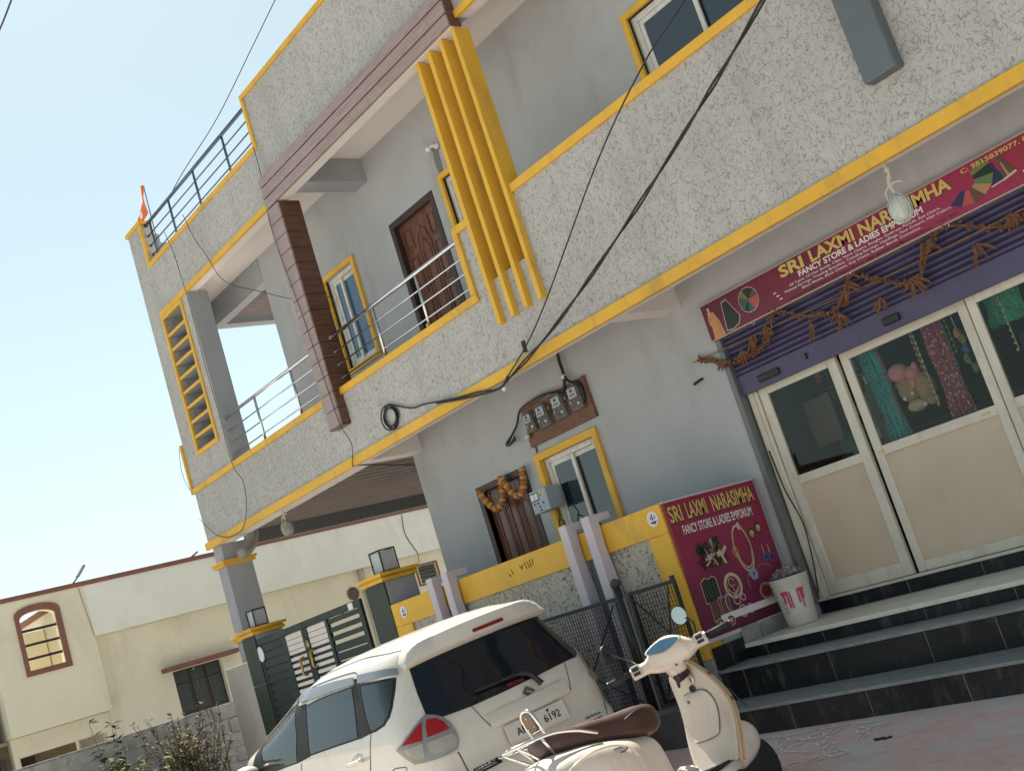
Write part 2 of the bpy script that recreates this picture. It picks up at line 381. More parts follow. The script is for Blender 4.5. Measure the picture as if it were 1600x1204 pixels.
# yellow trims
Y = MT['yellow']
MB().box(-15.25, 1, 7.118, 7.17, 3.372, 3.476).build('yellow_band', Y, house, bev=.006)
MB().box(-15.22, -11.245, 7.118, 7.285, 4.168, 4.245).build('sill_coping', Y, house, bev=.006)
MB().box(-10.968, -8.255, 7.118, 7.285, 4.168, 4.245).build('sill_coping', Y, house, bev=.006)
MB().box(-8.335, -8.26, 7.116, 7.283, 4.247, 4.935).box(-8.258, -8.04, 7.116, 7.283, 4.862, 4.937).build('sill_coping', Y, house, bev=.006)
MB().box(-7.375, 1, 7.118, 7.285, 4.858, 4.938).build('sill_coping', Y, house, bev=.006)
MB().box(-15.25, -15.202, 7.118, 7.33, 4.17, 4.88).build('corner_strip', Y, house)
MB().box(-14.705, -11.31, 7.125, 7.32, 7.355, 7.415).box(-14.77, -14.71, 7.125, 7.165, 7.35, 8.0).box(-15.24, -14.71, 7.123, 7.322, 8.002, 8.06).box(-11.31, -11.25, 7.125, 7.165, 7.355, 8.0).box(-11.31, 1, 7.123, 7.322, 8.002, 8.06).build('parapet_coping', Y, house, bev=.005)
MB().box(-14.80, -11.245, 7.12, 7.17, 6.628, 6.70).build('yellow_band', Y, house, bev=.005)
MB().box(-7.365, 1, 7.12, 7.17, 6.628, 6.70).build('yellow_band', Y, house, bev=.005)
# louvered vent on the left pier
frame4('vent_frame', Y, house, -14.80, -14.085, 4.60, 6.625, .06, 7.125, 7.16)
for i in range(8):
    z = 4.83 + i * .211
    sl = MB().box(-14.745, -14.135, 7.155, 7.37, z, z + .035).build('vent_slat', MT['wall_side'], house)
    MB().box(-14.742, -14.137, 7.14, 7.156, z - .004, z + .038).build('slat_edge', Y, sl)
# projecting yellow fins
for i in range(4):
    x = -8.053 + i * .206
    MB().box(x, x + .053, 7.085, 7.272, 3.845, 6.542).build('fin', Y, house, bev=.004)
MB().box(-3.805, -3.555, 7.036, 7.16, 3.862, 7.2).build('slate_fin', MT['slate'], house, bev=.012)
# wood-tiled frame: fascia boards over the balcony and a tiled post
fb = MB().box(-11.225, -7.385, 7.056, 7.18, 6.546, 6.91).build('fascia_beam', MT['soffit'], house)
MB().box(-11.22, -7.39, 7.044, 7.055, 6.552, 6.915).build('joint_backing', MT['grout'], fb)
for (z0, z1) in ((6.548, 6.662), (6.680, 6.802), (6.820, 6.918)):
    x = -11.242
    while x < -7.40:
        x1 = min(x + 1.2, -7.368); MB().box(x + .001, x1 - .001, 7.022 + rnd.random() * .004, 7.043, z0, z1).build('board', MT['pinktile'], fb); x = x1
for z0, z1 in ((6.55, 6.70), (6.705, 6.85), (6.855, 6.918)): MB().box(-7.386, -7.367, 7.047, 7.178, z0, z1).build('tile', MT['browntile'], fb)
MB().box(-11.235, -7.372, 7.03, 7.178, 6.9185, 6.93).build('beam_cap', MT['pinktile'], fb)
post = MB().box(-11.22, -10.99, 7.045, 7.312, 3.84, 6.545).build('tiled_post', MT['grout'], house)
for i in range(14):
    z0 = 3.835 + i * .1925
    MB().box(-11.242, -10.969, 7.025 + rnd.random() * .004, 7.046, z0 + .005, z0 + .1875).build('tile', MT['pinktile'], post)
    y1 = 7.152 if z0 < 4.1 else 7.31
    MB().box(-10.991, -10.967 + rnd.random() * .012, 7.047, y1, z0 + .003, z0 + .1895).build('tile', MT['browntile'], post)
MB().box(-11.242, -10.967, 7.026, 7.15, 3.826, 3.834).build('tile', MT['browntile'], post)
# left corner column of the carport
MB().box(-15.22, -14.96, 7.205, 7.6, -.3, 3.38).build('column', MT['wall_side'], house)
for z0 in (3.08, 2.06): MB().box(-15.26, -14.92, 7.165, 7.64, z0, z0 + .04).box(-15.28, -14.90, 7.145, 7.66, z0 + .04, z0 + .075).build('column_ring', Y, house, bev=.004)
MB().tube(bez([(-14.52, 7.50, 3.45), (-14.50, 7.46, 3.32), (-14.46, 7.38, 3.22), (-14.38, 7.25, 3.14), (-14.32, 7.16, 3.11)], 5), .075, 12).build('drain_pipe', paint('grey_pipe', (.27, .25, .23), .6, .1), house, smooth=True)

# ---- windows
def window(x0, x1, z0, z1, pane, split, name='window', bottom=True, mull=.055, yt=.06, order=0):
    """yellow surround, white sliding frame set back in the opening, two panes"""
    r = frame4(name, Y, house, x0, x1, z0, z1, yt, 7.965, 8.03, bottom)
    a, b_, c, d = x0 + yt + .004, x1 - yt - .004, z0 + (yt if bottom else 0), z1 - yt
    f = MB(); t = .055
    f.box(a, a + t, 8.035, 8.115, c, d).box(b_ - t, b_, 8.035, 8.115, c, d).box(a + t, b_ - t, 8.035, 8.115, d - t, d).box(a + t, b_ - t, 8.035, 8.115, c, c + t)
    f.build('frame', MT['white_frame'], r, bev=.004)
    xm = a + (b_ - a) * split
    for k, (u, v, yy) in enumerate(((a + t, xm + mull / 2, 8.05), (xm - mull / 2, b_ - t, 8.08))):
        if order: yy = 8.13 - yy + 8.0
        s = MB(); q = .045
        s.box(u, u + q, yy, yy + .025, c + t, d - t).box(v - q, v, yy, yy + .025, c + t, d - t).box(u + q, v - q, yy, yy + .025, d - t - q, d - t).box(u + q, v - q, yy, yy + .025, c + t, c + t + q)
        s.build('sash', MT['white_frame'], r, bev=.003)
        MB().box(u + q, v - q, yy + .008, yy + .014, c + t + q, d - t - q).build('pane', pane, r)
    return r
window(-11.99, -11.21, 4.65, 5.935, MT['bluepane'], .36)
window(-9.28, -8.50, 4.65, 5.98, MT['bluepane'], .5)
window(-6.24, -4.54, 4.65, 6.0, MT['darkpane'], .42, mull=.09)
gw = window(-9.165, -8.175, .89, 2.765, MT['darkpane'], .47, yt=.075)
# ---- doors
def door(x0, x1, z0, z1, y=8.03, carved=True):
    fr = MB(); t = .075
    fr.box(x0, x0 + t, y - .045, y + .12, z0, z1).box(x1 - t, x1, y - .045, y + .12, z0, z1).box(x0 + t, x1 - t, y - .045, y + .12, z1 - t, z1)
    r = fr.build('door', MT['doorframe'], house, bev=.008)
    lx0, lx1, lz1 = x0 + t, x1 - t, z1 - t; yl = y + .03
    lf = MB().box(lx0, lx1, yl, yl + .04, z0, lz1).build('door_leaf', MT['doorwood'], r)
    W = lx1 - lx0
    def moulding(u0, u1, v0, v1, wd=.014, dp=.014, name='panel'):
        m = MB(); a, b_, c, d = lx0 + u0 * W, lx0 + u1 * W, v0, v1
        for q in ((a, a + wd, c, d), (b_ - wd, b_, c, d), (a + wd, b_ - wd, d - wd, d), (a + wd, b_ - wd, c, c + wd)): m.box(q[0], q[1], yl - dp, yl - .0005, q[2], q[3])
        m.box(a + wd * 2.2, b_ - wd * 2.2, yl - dp * .7, yl - .0005, c + wd * 2.2, d - wd * 2.2, bev=.004)
        return m.build(name, MT['doorwood'], lf, bev=.003)
    if carved:
        for k, (v0, v1) in enumerate(((.84, .96), (.58, .80), (.40, .54), (.12, .36))):
            h = lz1 - z0
            for u0, u1 in ((.08, .27), (.73, .92)): moulding(u0, u1, z0 + v0 * h, z0 + v1 * h)
        h = lz1 - z0
        m = MB()
        pts = [(.34, .42), (.34, .82), (.40, .90), (.50, .93), (.60, .90), (.66, .82), (.66, .42), (.50, .36), (.34, .42)]
        m.tube([(lx0 + u * W, yl - .004, z0 + v * h) for u, v in pts], .012, 6)
        pts = [(.41, .46), (.41, .80), (.50, .87), (.59, .80), (.59, .46), (.41, .46)]
        m.tube([(lx0 + u * W, yl - .004, z0 + v * h) for u, v in pts], .009, 6)
        pts = [(.34, .10), (.34, .26), (.50, .32), (.66, .26), (.66, .10), (.34, .10)]
        m.tube([(lx0 + u * W, yl - .004, z0 + v * h) for u, v in pts], .012, 6); m.build('carving', MT['doorwood'], lf)
    else:
        h = lz1 - z0
        moulding(.12, .33, lz1 - .82, lz1 - .22); moulding(.70, .90, lz1 - .82, lz1 - .22); moulding(.42, .60, lz1 - 1.3, lz1 - .12)
        moulding(.12, .33, z0 + .1, lz1 - .9); moulding(.70, .90, z0 + .1, lz1 - .9)
        m = MB()
        for u in (.36, .39, .63, .66): m.box(lx0 + u * W, lx0 + u * W + .012, yl - .012, yl - .0005, z0, lz1 - .1)
        m.build('moulding', MT['doorwood'], lf)
    return r, lf, yl, lx0, lx1
r, lf, yl, lx0, lx1 = door(-10.37, -9.46, 3.785, 5.91)
MB().lathe([(.03, 0), (.032, .012), (.014, .02), (.014, .05), (.026, .06), (.028, .08), (.015, .092)], (lx0 + .09, yl, 4.62), 10, 'Y', Matrix.Scale(-1, 4, (0, 1, 0))).build('handle', MT['steel'], lf, smooth=True)
MB().box(lx1 - .06, lx1 - .005, yl - .01, yl - .0005, 5.74, 5.80).build('sticker', MT['whiteprint'], lf)
door(-10.265, -9.365, .4, 2.715, carved=False)
# bulb in a wall holder by the upper door, with a damp stain behind it
MB().blob((-9.21, 7.998, 6.12), .05, .003, .16, 2, .5).blob((-9.19, 7.998, 6.27), .07, .003, .06, 2, .4).build('damp_stain', flat('damp_stain', (.16, .165, .17), .8), house)
bh = MB().lathe([(.035, 0), (.035, .03), (.02, .035), (.02, .08)], (-9.14, 7.998, 6.275), 10, 'Y', Matrix.Scale(-1, 4, (0, 1, 0))).build('bulb_holder', MT['whiteprint'], house, smooth=True)
MB().blob((-9.19, 7.9, 6.26), .036, .032, .036, 2).tube([(-9.14, 7.93, 6.275), (-9.165, 7.91, 6.268)], .016, 8).build('bulb', flat('white_bulb', (.72, .7, .66), .25), bh, smooth=True)
# ---- railings
def railing(label, x0, x1, y, ztop, zs, posts, zbase, mtl, r0=.022):
    t = MB().tube([(x0, y, ztop), (x1, y, ztop)], r0, 10).build('railing', mtl, house, smooth=True, label=label)
    for z in zs: MB().tube([(x0, y, z), (x1, y, z)], .0095, 8).build('rail', mtl, t, smooth=True)
    for px in posts: MB().tube([(px, y, zbase), (px, y, ztop - .005)], .017, 8).build('post', mtl, t, smooth=True)
    for z in [ztop, *zs]:
        MB().lathe([(.03 if z == ztop else .02, 0), (.03 if z == ztop else .02, .012)], (x0, y, z), 10, 'X').build('flange', mtl, t)
    return t
railing('left balcony railing', -13.894, -11.23, 7.20, 4.835, (4.655, 4.50, 4.345), (-13.0, -12.0), 4.246, MT['steel'])
railing('right balcony railing', -10.967, -8.335, 7.20, 4.835, (4.66, 4.51, 4.353), (-10.04, -9.17), 4.246, MT['steel'])
railing('roof terrace railing', -14.71, -11.31, 7.22, 7.975, (7.815, 7.67, 7.53), (-14.56, -13.87, -13.02, -12.09), 7.416, flat('backlit_rail_tone', (.055, .09, .125), .35, .3), .024)  # steel rails; their dark backlit look is put into this blue-grey colour

# ================================================================ SHOP (part of the house)
m_shut = paint('purple_shutter', (.07, .06, .125), .5, .15, 3, dirt=(.05, .045, .06), dirt_amt=.5)
m_cream = paint('cream_aluminium', (.62, .575, .48), .4, .06, 6, dirt=(.25, .21, .15), dirt_amt=.45, dscale=4)
m_beige = paint('beige_laminate', (.54, .45, .34), .5, .06, 1.0, dirt=(.40, .32, .24), dirt_amt=.5, dscale=3)
shut = MB().box(-6.41, -1.3, 8.03, 8.06, 2.452, 2.625).build('shutter', m_shut, house, bev=.006)
n_sl = 13
for i in range(n_sl):
    z0 = 2.628 + i * .047; s = MB(); pf = [(8.052, 0), (8.032, .008), (8.022, .02), (8.03, .034), (8.05, .042), (8.054, .047)]
    for (ya, za), (yb, zb) in zip(pf, pf[1:]): s.quad((-6.41, ya, z0 + za), (-1.3, ya, z0 + za), (-1.3, yb, z0 + zb), (-6.41, yb, z0 + zb))
    bmesh.ops.remove_doubles(s.bm, verts=s.bm.verts, dist=1e-6); s.build('slat', m_shut, shut, smooth=True)
lk = MB().box(-6.18, -5.95, 8.005, 8.03, 2.50, 2.56).build('lock_box', MT['blackplastic'], shut, bev=.01)
MB().box(-5.66, -5.65, 8.01, 8.03, 2.52, 2.57).build('pull', MT['blackplastic'], shut)
MB().box(-4.9, -4.75, 8.0, 8.03, 2.50, 2.56).build('lock_box', MT['blackplastic'], shut, bev=.01)
MB().box(-6.455, -6.40, 7.985, 8.075, .64, 3.0).build('shutter_guide', MT['darksteel'], house, bev=.004)
sf = MB().box(-6.39, -6.30, 8.09, 8.17, .665, 2.46).build('shop_front', m_cream, house, bev=.006, label='cream aluminium and glass shop front')
MB().box(-6.385, -6.335, 8.07, 8.09, .665, 2.46).box(-6.40, -1.3, 8.06, 8.2, .645, .668).build('sill', m_cream, sf, bev=.004)
def leaf(x0, x1, y, st=.075, name='door_leaf', knob=False, zb=.672, br=.11):
    r = MB().box(x0, x0 + st, y, y + .045, zb, 2.47).box(x1 - st, x1, y, y + .045, zb, 2.47).box(x0 + st, x1 - st, y, y + .045, 1.60, 1.675).box(x0 + st, x1 - st, y, y + .045, zb, zb + br).box(x0 + st, x1 - st, y, y + .045, 2.40, 2.47)
    r = r.build(name, m_cream, sf, bev=.005)
    MB().box(x0 + st, x1 - st, y + .015, y + .03, zb + br, 1.60).build('panel', m_beige, r)
    MB().box(x0 + st + .0, x1 - st, y + .02, y + .026, 1.675, 2.40).build('pane', m_shopglass, r)
    return r
m_shopglass, n, p = newmat('shop_glass')
tr = n.nodes.new('ShaderNodeBsdfTransparent'); tr.inputs[0].default_value = (.86, .9, .88, 1)
gl = n.nodes.new('ShaderNodeBsdfGlossy'); gl.inputs['Roughness'].default_value = .02
fr = n.nodes.new('ShaderNodeFresnel'); fr.inputs[0].default_value = 1.35
mx = n.nodes.new('ShaderNodeMixShader'); n.links.new(fr.outputs[0], mx.inputs[0]); n.links.new(tr.outputs[0], mx.inputs[1]); n.links.new(gl.outputs[0], mx.inputs[2])
n.links.new(mx.outputs[0], n.nodes['Material Output'].inputs[0])
d1 = leaf(-6.29, -5.47, 8.10, .085); d2 = leaf(-5.44, -4.29, 8.125, .075, 'fixed_panel', br=.075); d3 = leaf(-4.27, -3.05, 8.10, .07, 'fixed_panel', br=.075); leaf(-3.03, -1.85, 8.125, .07, 'fixed_panel', br=.075)
MB().box(-6.215, -6.19, 8.075, 8.10, 1.70, 1.86).build('handle', m_cream, d1, bev=.004)
MB().box(-5.40, -5.35, 8.118, 8.125, 1.625, 1.64).build('catch', MT['gold'], d2); MB().box(-4.48, -4.42, 8.118, 8.125, 1.63, 1.645).build('catch', MT['gold'], d2)
MB().tube(bez([(-6.36, 8.06, 1.95), (-6.33, 8.05, 1.6), (-6.27, 8.05, 1.3), (-6.30, 8.05, 1.0), (-6.36, 8.05, .72)], 6), .006, 5).build('cable', MT['cable'], house, smooth=True)
# shop interior
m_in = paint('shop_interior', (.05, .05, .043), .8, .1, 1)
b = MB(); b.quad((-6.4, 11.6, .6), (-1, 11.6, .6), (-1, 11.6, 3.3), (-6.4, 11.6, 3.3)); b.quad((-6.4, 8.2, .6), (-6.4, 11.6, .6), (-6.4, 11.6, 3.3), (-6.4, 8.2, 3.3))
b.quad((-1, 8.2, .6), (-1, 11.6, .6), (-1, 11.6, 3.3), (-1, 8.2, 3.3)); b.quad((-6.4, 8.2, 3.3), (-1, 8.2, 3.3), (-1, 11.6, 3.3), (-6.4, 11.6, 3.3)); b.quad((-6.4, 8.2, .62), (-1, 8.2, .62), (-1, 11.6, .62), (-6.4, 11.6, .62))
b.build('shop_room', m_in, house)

# ================================================================ ENTRANCE STEPS
m_gran = paint('black_granite', (.009, .011, .013), .42, .4, 25, bmp=.05, spec=.35, dirt=(.11, .105, .095), dirt_amt=.75, dscale=9, stretch=(1, 1, 2.2))
m_tread = paint('granite_tread_sky_sheen', (.19, .21, .212), .4, .2, 9, bmp=.06, dirt=(.30, .29, .27), dirt_amt=.6, dscale=7)  # granite like the risers; sky reflection painted in as a paler blue-grey
m_marb = paint('worn_marble', (.66, .63, .55), .38, .1, 4, bmp=.05, dirt=(.3, .27, .2), dirt_amt=.4, dscale=3)
m_lip = paint('cement_joint', (.30, .28, .24), .9, .2, 12)
steps = thing('entrance_steps', 'black granite steps with sky sheen coloured into the treads and a marble landing up to the shop', 'steps', (-4, 6.4, 0))
def riser(y, z0, z1, cuts, x0=-6.545, x1=2.0):
    xs = [x0, *cuts]; x = cuts[-1] if cuts else x0
    while xs[-1] < x1 - .3: xs.append(min(x1, xs[-1] + .53 + .35 * rnd.random()))
    for a, b_ in zip(xs, xs[1:]): MB().box(a + .005, b_ - .005, y, y + .02, z0, z1).build('riser_slab', m_gran, steps, bev=.002)
    MB().box(x0, x1, y + .0075, y + .035, z0, z1 - .002).build('joint', m_lip, steps)
riser(6.40, -.06, .17, [-5.62, -4.97]); riser(6.83, .196, .40, [-6.31, -5.5, -4.70, -4.18]); riser(7.20, .428, .508, [-6.34, -5.78, -4.89]); riser(8.06, .546, .645, [-5.53, -4.88], -6.40)
def treadrow(y0, y1, z0, z1, mtl, name, cuts):
    xs = [-6.545, *cuts, 2.0]
    for a, b_ in zip(xs, xs[1:]): MB().box(a + .0015, b_ - .0015, y0, y1, z0, z1).build(name, mtl, steps, bev=.003)
treadrow(6.385, 6.831, .172, .194, m_tread, 'tread', [-5.1, -3.4, -1.6]); treadrow(6.815, 7.201, .402, .425, m_tread, 'tread', [-5.4, -3.9, -2.0]); treadrow(7.183, 8.061, .51, .543, m_marb, 'landing_slab', [-5.0, -3.4, -1.5])
MB().box(-6.54, 2, 6.44, 8.2, -.3, .17).box(-6.54, 2, 6.87, 8.2, .17, .40).box(-6.54, 2, 7.24, 8.2, .40, .508).box(-6.40, 2, 8.1, 8.2, .5, .645).build('core', MT['cement'], steps)
for y0, y1, z0, z1 in ((6.83, 7.19, .43, .60), (7.2, 7.42, .545, .68)):
    MB().box(-6.545, -6.53, y0, y1, z0, z1).build('skirting', m_gran if y0 < 7 else MT['cement'], steps)
MB().box(-6.545, -6.527, 7.43, 7.75, .545, .66).build('skirting', MT['cement'], steps)

# ================================================================ COMPOUND WALL
cw = thing('compound_wall', 'low yellow-framed compound wall with pebbly plaster panels and lilac fins', 'wall', (-8.6, 6.9, 0))
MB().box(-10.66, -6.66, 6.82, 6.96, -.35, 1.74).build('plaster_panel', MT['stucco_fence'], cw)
MB().box(-10.676, -6.56, 6.795, 6.985, 1.537, 1.775).box(-6.785, -6.56, 6.793, 6.983, .525, 1.536).box(-10.676, -10.372, 6.793, 6.983, -.1, 1.536).build('yellow_frame', MT['yellow'], cw, bev=.005)
MB().box(-6.80, -6.555, 6.80, 6.99, -.2, .523).build('post_base', MT['cement'], cw)
MB().box(-6.655, -6.555, 6.99, 7.998, -.2, 1.773).build('return_wall', MT['wall_side'], cw)
for x in (-7.655, -7.355, -9.765, -9.495):
    prof = [(6.68, -.3), (6.68, 1.877), (6.93, 1.877), (6.93, 1.812), (6.785, 1.806), (6.775, 1.6), (6.80, 1.3), (6.805, -.3)]
    MB().prism(prof, .1, lambda u, v, t, x=x: (x + t, u, v)).build('fin', MT['lilac'], cw, bev=.005)
for x0, x1 in ((-7.553, -7.357), (-9.663, -9.497)): MB().box(x0, x1, 6.805, 6.822, -.2, 1.535).build('slate_strip', MT['slate'], cw)
# pen strokes on the yellow band
m_ink = flat('dark_ink', (.05, .035, .02), .8)
b = MB()
for (x, z, dx, dz) in ((-8.62, 1.66, .03, -.03), (-8.57, 1.69, .015, -.05), (-8.44, 1.70, .03, -.04), (-8.42, 1.66, .03, .035), (-8.36, 1.71, .012, -.06), (-8.32, 1.71, .012, -.06), (-8.28, 1.72, .0, -.07), (-8.24, 1.72, -.01, -.06)):
    b.beam((x, 6.794, z), (x + dx, 6.794, z + dz), .003, .008)
b.build('pen_marks', m_ink, cw)
MB().box(-7.9, -6.56, 6.36, 6.79, -.35, .27).build('plinth', MT['darkcement'], cw, bev=.012)
# left stub of wall
st = thing('wall_stub', 'short bare cement wall between the left gate pillar and the weeds', 'wall', (-14.6, 6.9, 0))
MB().box(-14.96, -14.215, 6.82, 6.98, -.5, 1.755).build('panel', paint('raw_plaster', (.40, .365, .32), .9, .08, 3, dirt=(.26, .22, .18), dirt_amt=.5), st, bev=.006)
# gate pillars and their lamps
m_lampglass = flat('frosted_lamp_glass', (.42, .44, .46), .25)
def pillar(x0, x1, label):
    r = thing('gate_pillar', label, 'pillar', ((x0 + x1) / 2, 7, 0), 'gate pillars')
    MB().box(x0, x1, 6.812, 7.2, -.4, 2.03).build('shaft', MT['wall_side'], r)
    for k in range(4): MB().box(x0 - .002, x1 + .002, 6.79, 6.81, -.4 + k * .61, .205 + k * .607).build('tile', MT['greentile'], r)
    MB().box(x0 - .035, x1 + .04, 6.762, 7.225, 2.032, 2.07).box(x0 - .02, x1 + .02, 6.775, 7.215, 2.07, 2.088).box(x0 - .06, x1 + .06, 6.742, 7.25, 2.088, 2.125).build('cap', MT['yellow'], r, bev=.004)
pillar(-11.06, -10.68, 'dark green tiled gate pillar with yellow cap next to the yellow compound wall')
pillar(-14.21, -13.86, 'dark green tiled gate pillar with yellow cap beside the bare cement stub')
def lamp(x, y, z, label, s=.17):
    r = thing('gate_lamp', label, 'lamp', (x, y, z), 'lamps on the gate pillars'); h = s / 2; t = .012
    MB().box(x - h + .014, x + h - .014, y - h + .014, y + h - .014, z + .02, z + s * 1.08).build('glass', m_lampglass, r)
    f = MB()
    for i in (-1, 1):
        for j in (-1, 1): f.box(x + i * h - (t if i > 0 else 0), x + i * h + (t if i < 0 else 0), y + j * h - (t if j > 0 else 0), y + j * h + (t if j < 0 else 0), z, z + s * 1.1)
    f.box(x - h, x + h, y - h, y + h, z - .0, z + .018).build('frame', MT['black'], r)
    MB().box(x - h, x + h, y - h, y - h + t, z + s * 1.1, z + s * 1.1 + .015).box(x - h, x + h, y + h - t, y + h, z + s * 1.1, z + s * 1.1 + .015).box(x - h, x - h + t, y - h + t, y + h - t, z + s * 1.1, z + s * 1.1 + .015).box(x + h - t, x + h, y - h + t, y + h - t, z + s * 1.1, z + s * 1.1 + .015).build('frame', MT['black'], r)
lamp(-10.84, 6.98, 2.127, 'square glass lamp with black frame on the pillar near the yellow wall', .21)
lamp(-14.02, 6.98, 2.127, 'square glass lamp with black frame on the pillar in front of the grey column', .19)

# ================================================================ MAIN GATE
gt = thing('front_gate', 'dark green double gate with horizontal boards and pale slats', 'gate', (-12.55, 6.8, 0))
G = MT['green']
def gate_leaf(x0, x1, solid, slats, slot):
    """solid: x-range of the boarded bay; slats: x-range of the pale-slatted bay"""
    r = MB(); y0, y1 = 6.80, 6.84; zt = 1.965
    for a, b_ in ((x0, x0 + .055), (x1 - .055, x1), (slats[0] - .06, slats[0]) if slats[0] > solid[0] else (slats[1], slats[1] + .06)): r.box(a, b_, y0, y1, -.15, zt - .08)
    r.box(x0, x1, y0, y1, zt - .08, zt).box(x0 + .055, x1 - .055, y0 + .002, y1 - .002, -.15, -.05)
    r = r.build('gate_leaf', G, gt, bev=.004)
    z = 1.883; k = 0
    while z > 0:
        h = .092 if not (slot and k < 3) else .062
        MB().box(solid[0], solid[1], y0 + .006, y1 - .012, z - h, z - .006).build('board', G, r, bev=.005); z -= .098; k += 1
    if slot: MB().box(solid[1] - .03, solid[1], y0 + .004, y1, 0, 1.883).build('stile', G, r)
    z = 1.88
    for k in range(3): MB().box(slats[0], slats[1], y0 + .005, y0 + .02, z - .062, z - .003).build('slat', MT['slatwhite'], r, bev=.004); z -= .064
    while z > .1:
        MB().box(slats[0], slats[1], y0 + .005, y0 + .02, z - .046, z - .004).build('slat', MT['slatwhite'], r, bev=.004); z -= .076
    MB().box(slats[0], slats[1], y0 + .022, y1, 0, 1.88).build('backing', G, r)
    return r
gl1 = gate_leaf(-13.855, -12.625, (-13.80, -13.16), (-13.10, -12.70), False)
gl2 = gate_leaf(-12.615, -11.25, (-12.02, -11.30), (-12.54, -12.10), True)
m_brass = flat('brass', (.42, .27, .09), .35, .8)
for x, z, par in ((-12.78, 1.47, gl1), (-12.50, 1.52, gl2)): MB().tube(bez([(x, 6.80, z + .1), (x, 6.75, z + .08), (x + .01, 6.745, z), (x, 6.75, z - .08), (x, 6.80, z - .1)], 4), .016, 8).build('handle', m_brass, par, smooth=True)
MB().blob((-12.58, 6.79, 1.70), .035, .015, .05, 2, .4).build('ornament', m_brass, gl2)
MB().prism([(.075 * math.cos(a * .5236), .095 * math.sin(a * .5236)) for a in range(12)], .01, lambda u, v, t: (-13.80 + u, 6.79 + t, 1.78 + v)).build('number_plate', MT['whiteprint'], gl1)
MB().box(-11.5, -11.40, 6.792, 6.80, 1.885, 1.955).build('number_plate', MT['whiteprint'], gl2)

# ================================================================ WIRE-MESH GATE IN FRONT OF THE WALL
mg = thing('mesh_gate', 'black wire mesh gate with a ball-topped centre post before the wall', 'gate', (-7.1, 6.6, .25))
Yg = 6.6; K = MT['black']
po = MB().tube([(-7.07, Yg - .03, .25), (-7.07, Yg - .03, 1.25)], .034, 12).build('post', K, mg, smooth=True)
MB().blob((-7.07, Yg - .03, 1.285), .045, .045, .045, 2).build('ball', paint('rusty_iron', (.055, .042, .038), .6, .3, 20), po, smooth=True)
def mesh_leaf(x0, x1, z0, z1, bars):
    r = MB().box(x0, x1, Yg - .012, Yg + .012, z1 - .03, z1).box(x0, x1, Yg - .012, Yg + .012, z0, z0 + .022).box(x0, x0 + .026, Yg - .012, Yg + .012, z0 + .022, z1 - .03).box(x1 - .026, x1, Yg - .012, Yg + .012, z0 + .022, z1 - .03).build('leaf', K, mg)
    m = MB(); p_ = .0335; x = x0 + .03
    while x < x1 - .03: m.box(x - .0018, x + .0018, Yg - .002, Yg + .002, z0 + .02, z1 - .02); x += p_
    z = z0 + .03
    while z < z1 - .03: m.box(x0 + .02, x1 - .02, Yg - .0045, Yg - .0022, z - .0018, z + .0018); z += p_
    o = m.build('wire_mesh', K, r); o['kind'] = 'stuff'
    for (a, b_) in bars: MB().tube([(a[0], Yg - .02, a[1]), (b_[0], Yg - .02, b_[1])], .007, 6).build('brace', K, r)
mesh_leaf(-8.30, -7.13, .30, 1.185, [((-7.16, 1.15), (-7.70, .62)), ((-7.70, .62), (-7.16, .33))])
mesh_leaf(-6.985, -6.46, .30, 1.19, [((-6.96, 1.15), (-6.66, .80)), ((-6.53, 1.16), (-6.66, .80)), ((-6.66, .80), (-6.90, .34))])
MB().tube([(-7.02, Yg - .03, .27), (-7.02, Yg - .03, 1.16)], .012, 8).build('stay', MT['darksteel'], mg); MB().tube([(-7.13, Yg - .05, .27), (-7.13, Yg - .05, 1.15)], .01, 8).build('stay', MT['darksteel'], mg)
MB().box(-6.48, -6.44, Yg - .03, Yg - .012, 1.17, 1.22).build('latch', K, mg)

# ================================================================ NEIGHBOURING HOUSE, far side wall facing us
nb = thing('neighbour_house', 'cream single-storey house beyond the gate with a brown parapet line and arched opening', 'house', (-19, 8, -.3))
XN = -19.0
def wall_x(mb, x0, x1, y0, y1, z0, z1, holes):
    """wall in the YZ plane: build as XZ then swap"""
    wall_holes(mb, y0, y1, z0, z1, 0, x1 - x0, holes)
    for v in mb.bm.verts: v.co = Vector((x1 - v.co.y, v.co.x, v.co.z))
    return mb
# lower wall set back under the parapet band, with window openings
wall_x(MB(), XN - .4, XN - .2, 6.72, 20, -.5, 2.96, [(7.87, 8.73, 1.0, 2.10), (13.05, 13.46, 2.40, 2.73)]).build('wall', MT['cream'], nb)
MB().box(XN - .4, XN, 6.72, 20, 2.962, 3.78).build('parapet_band', MT['cream2'], nb, bev=.006)
arch = []
# projecting box with the arched opening: front sheet cut by the arch outline
def arch_poly(y0, y1, z0, zs, zt, n=10):
    p = [(y0, z0), (y1, z0), (y1, zs)]
    for i in range(1, n): a = math.pi * i / n; p.append(((y0 + y1) / 2 + (y1 - y0) / 2 * math.cos(a), zs + (zt - zs) * math.sin(a)))
    return p + [(y0, zs)]
inner = arch_poly(5.66, 6.21, 2.69, 3.46, 3.57)
outer = [(5.20, 1.80), (6.72, 1.80), (6.72, 3.78), (5.20, 3.78)]
def ring_wall(x, flip=False):
    tri = tessellate_polygon([[Vector((y, z, 0)) for y, z in outer], [Vector((y, z, 0)) for y, z in inner]]); al = outer + inner
    b = MB(); vs_ = [b.bm.verts.new((x, y, z)) for y, z in al]
    for t in tri: b.bm.faces.new([vs_[i] for i in t])
    return b, vs_, len(outer)
b = MB(); tri = tessellate_polygon([[Vector((y, z, 0)) for y, z in outer], [Vector((y, z, 0)) for y, z in inner]]); al = outer + inner
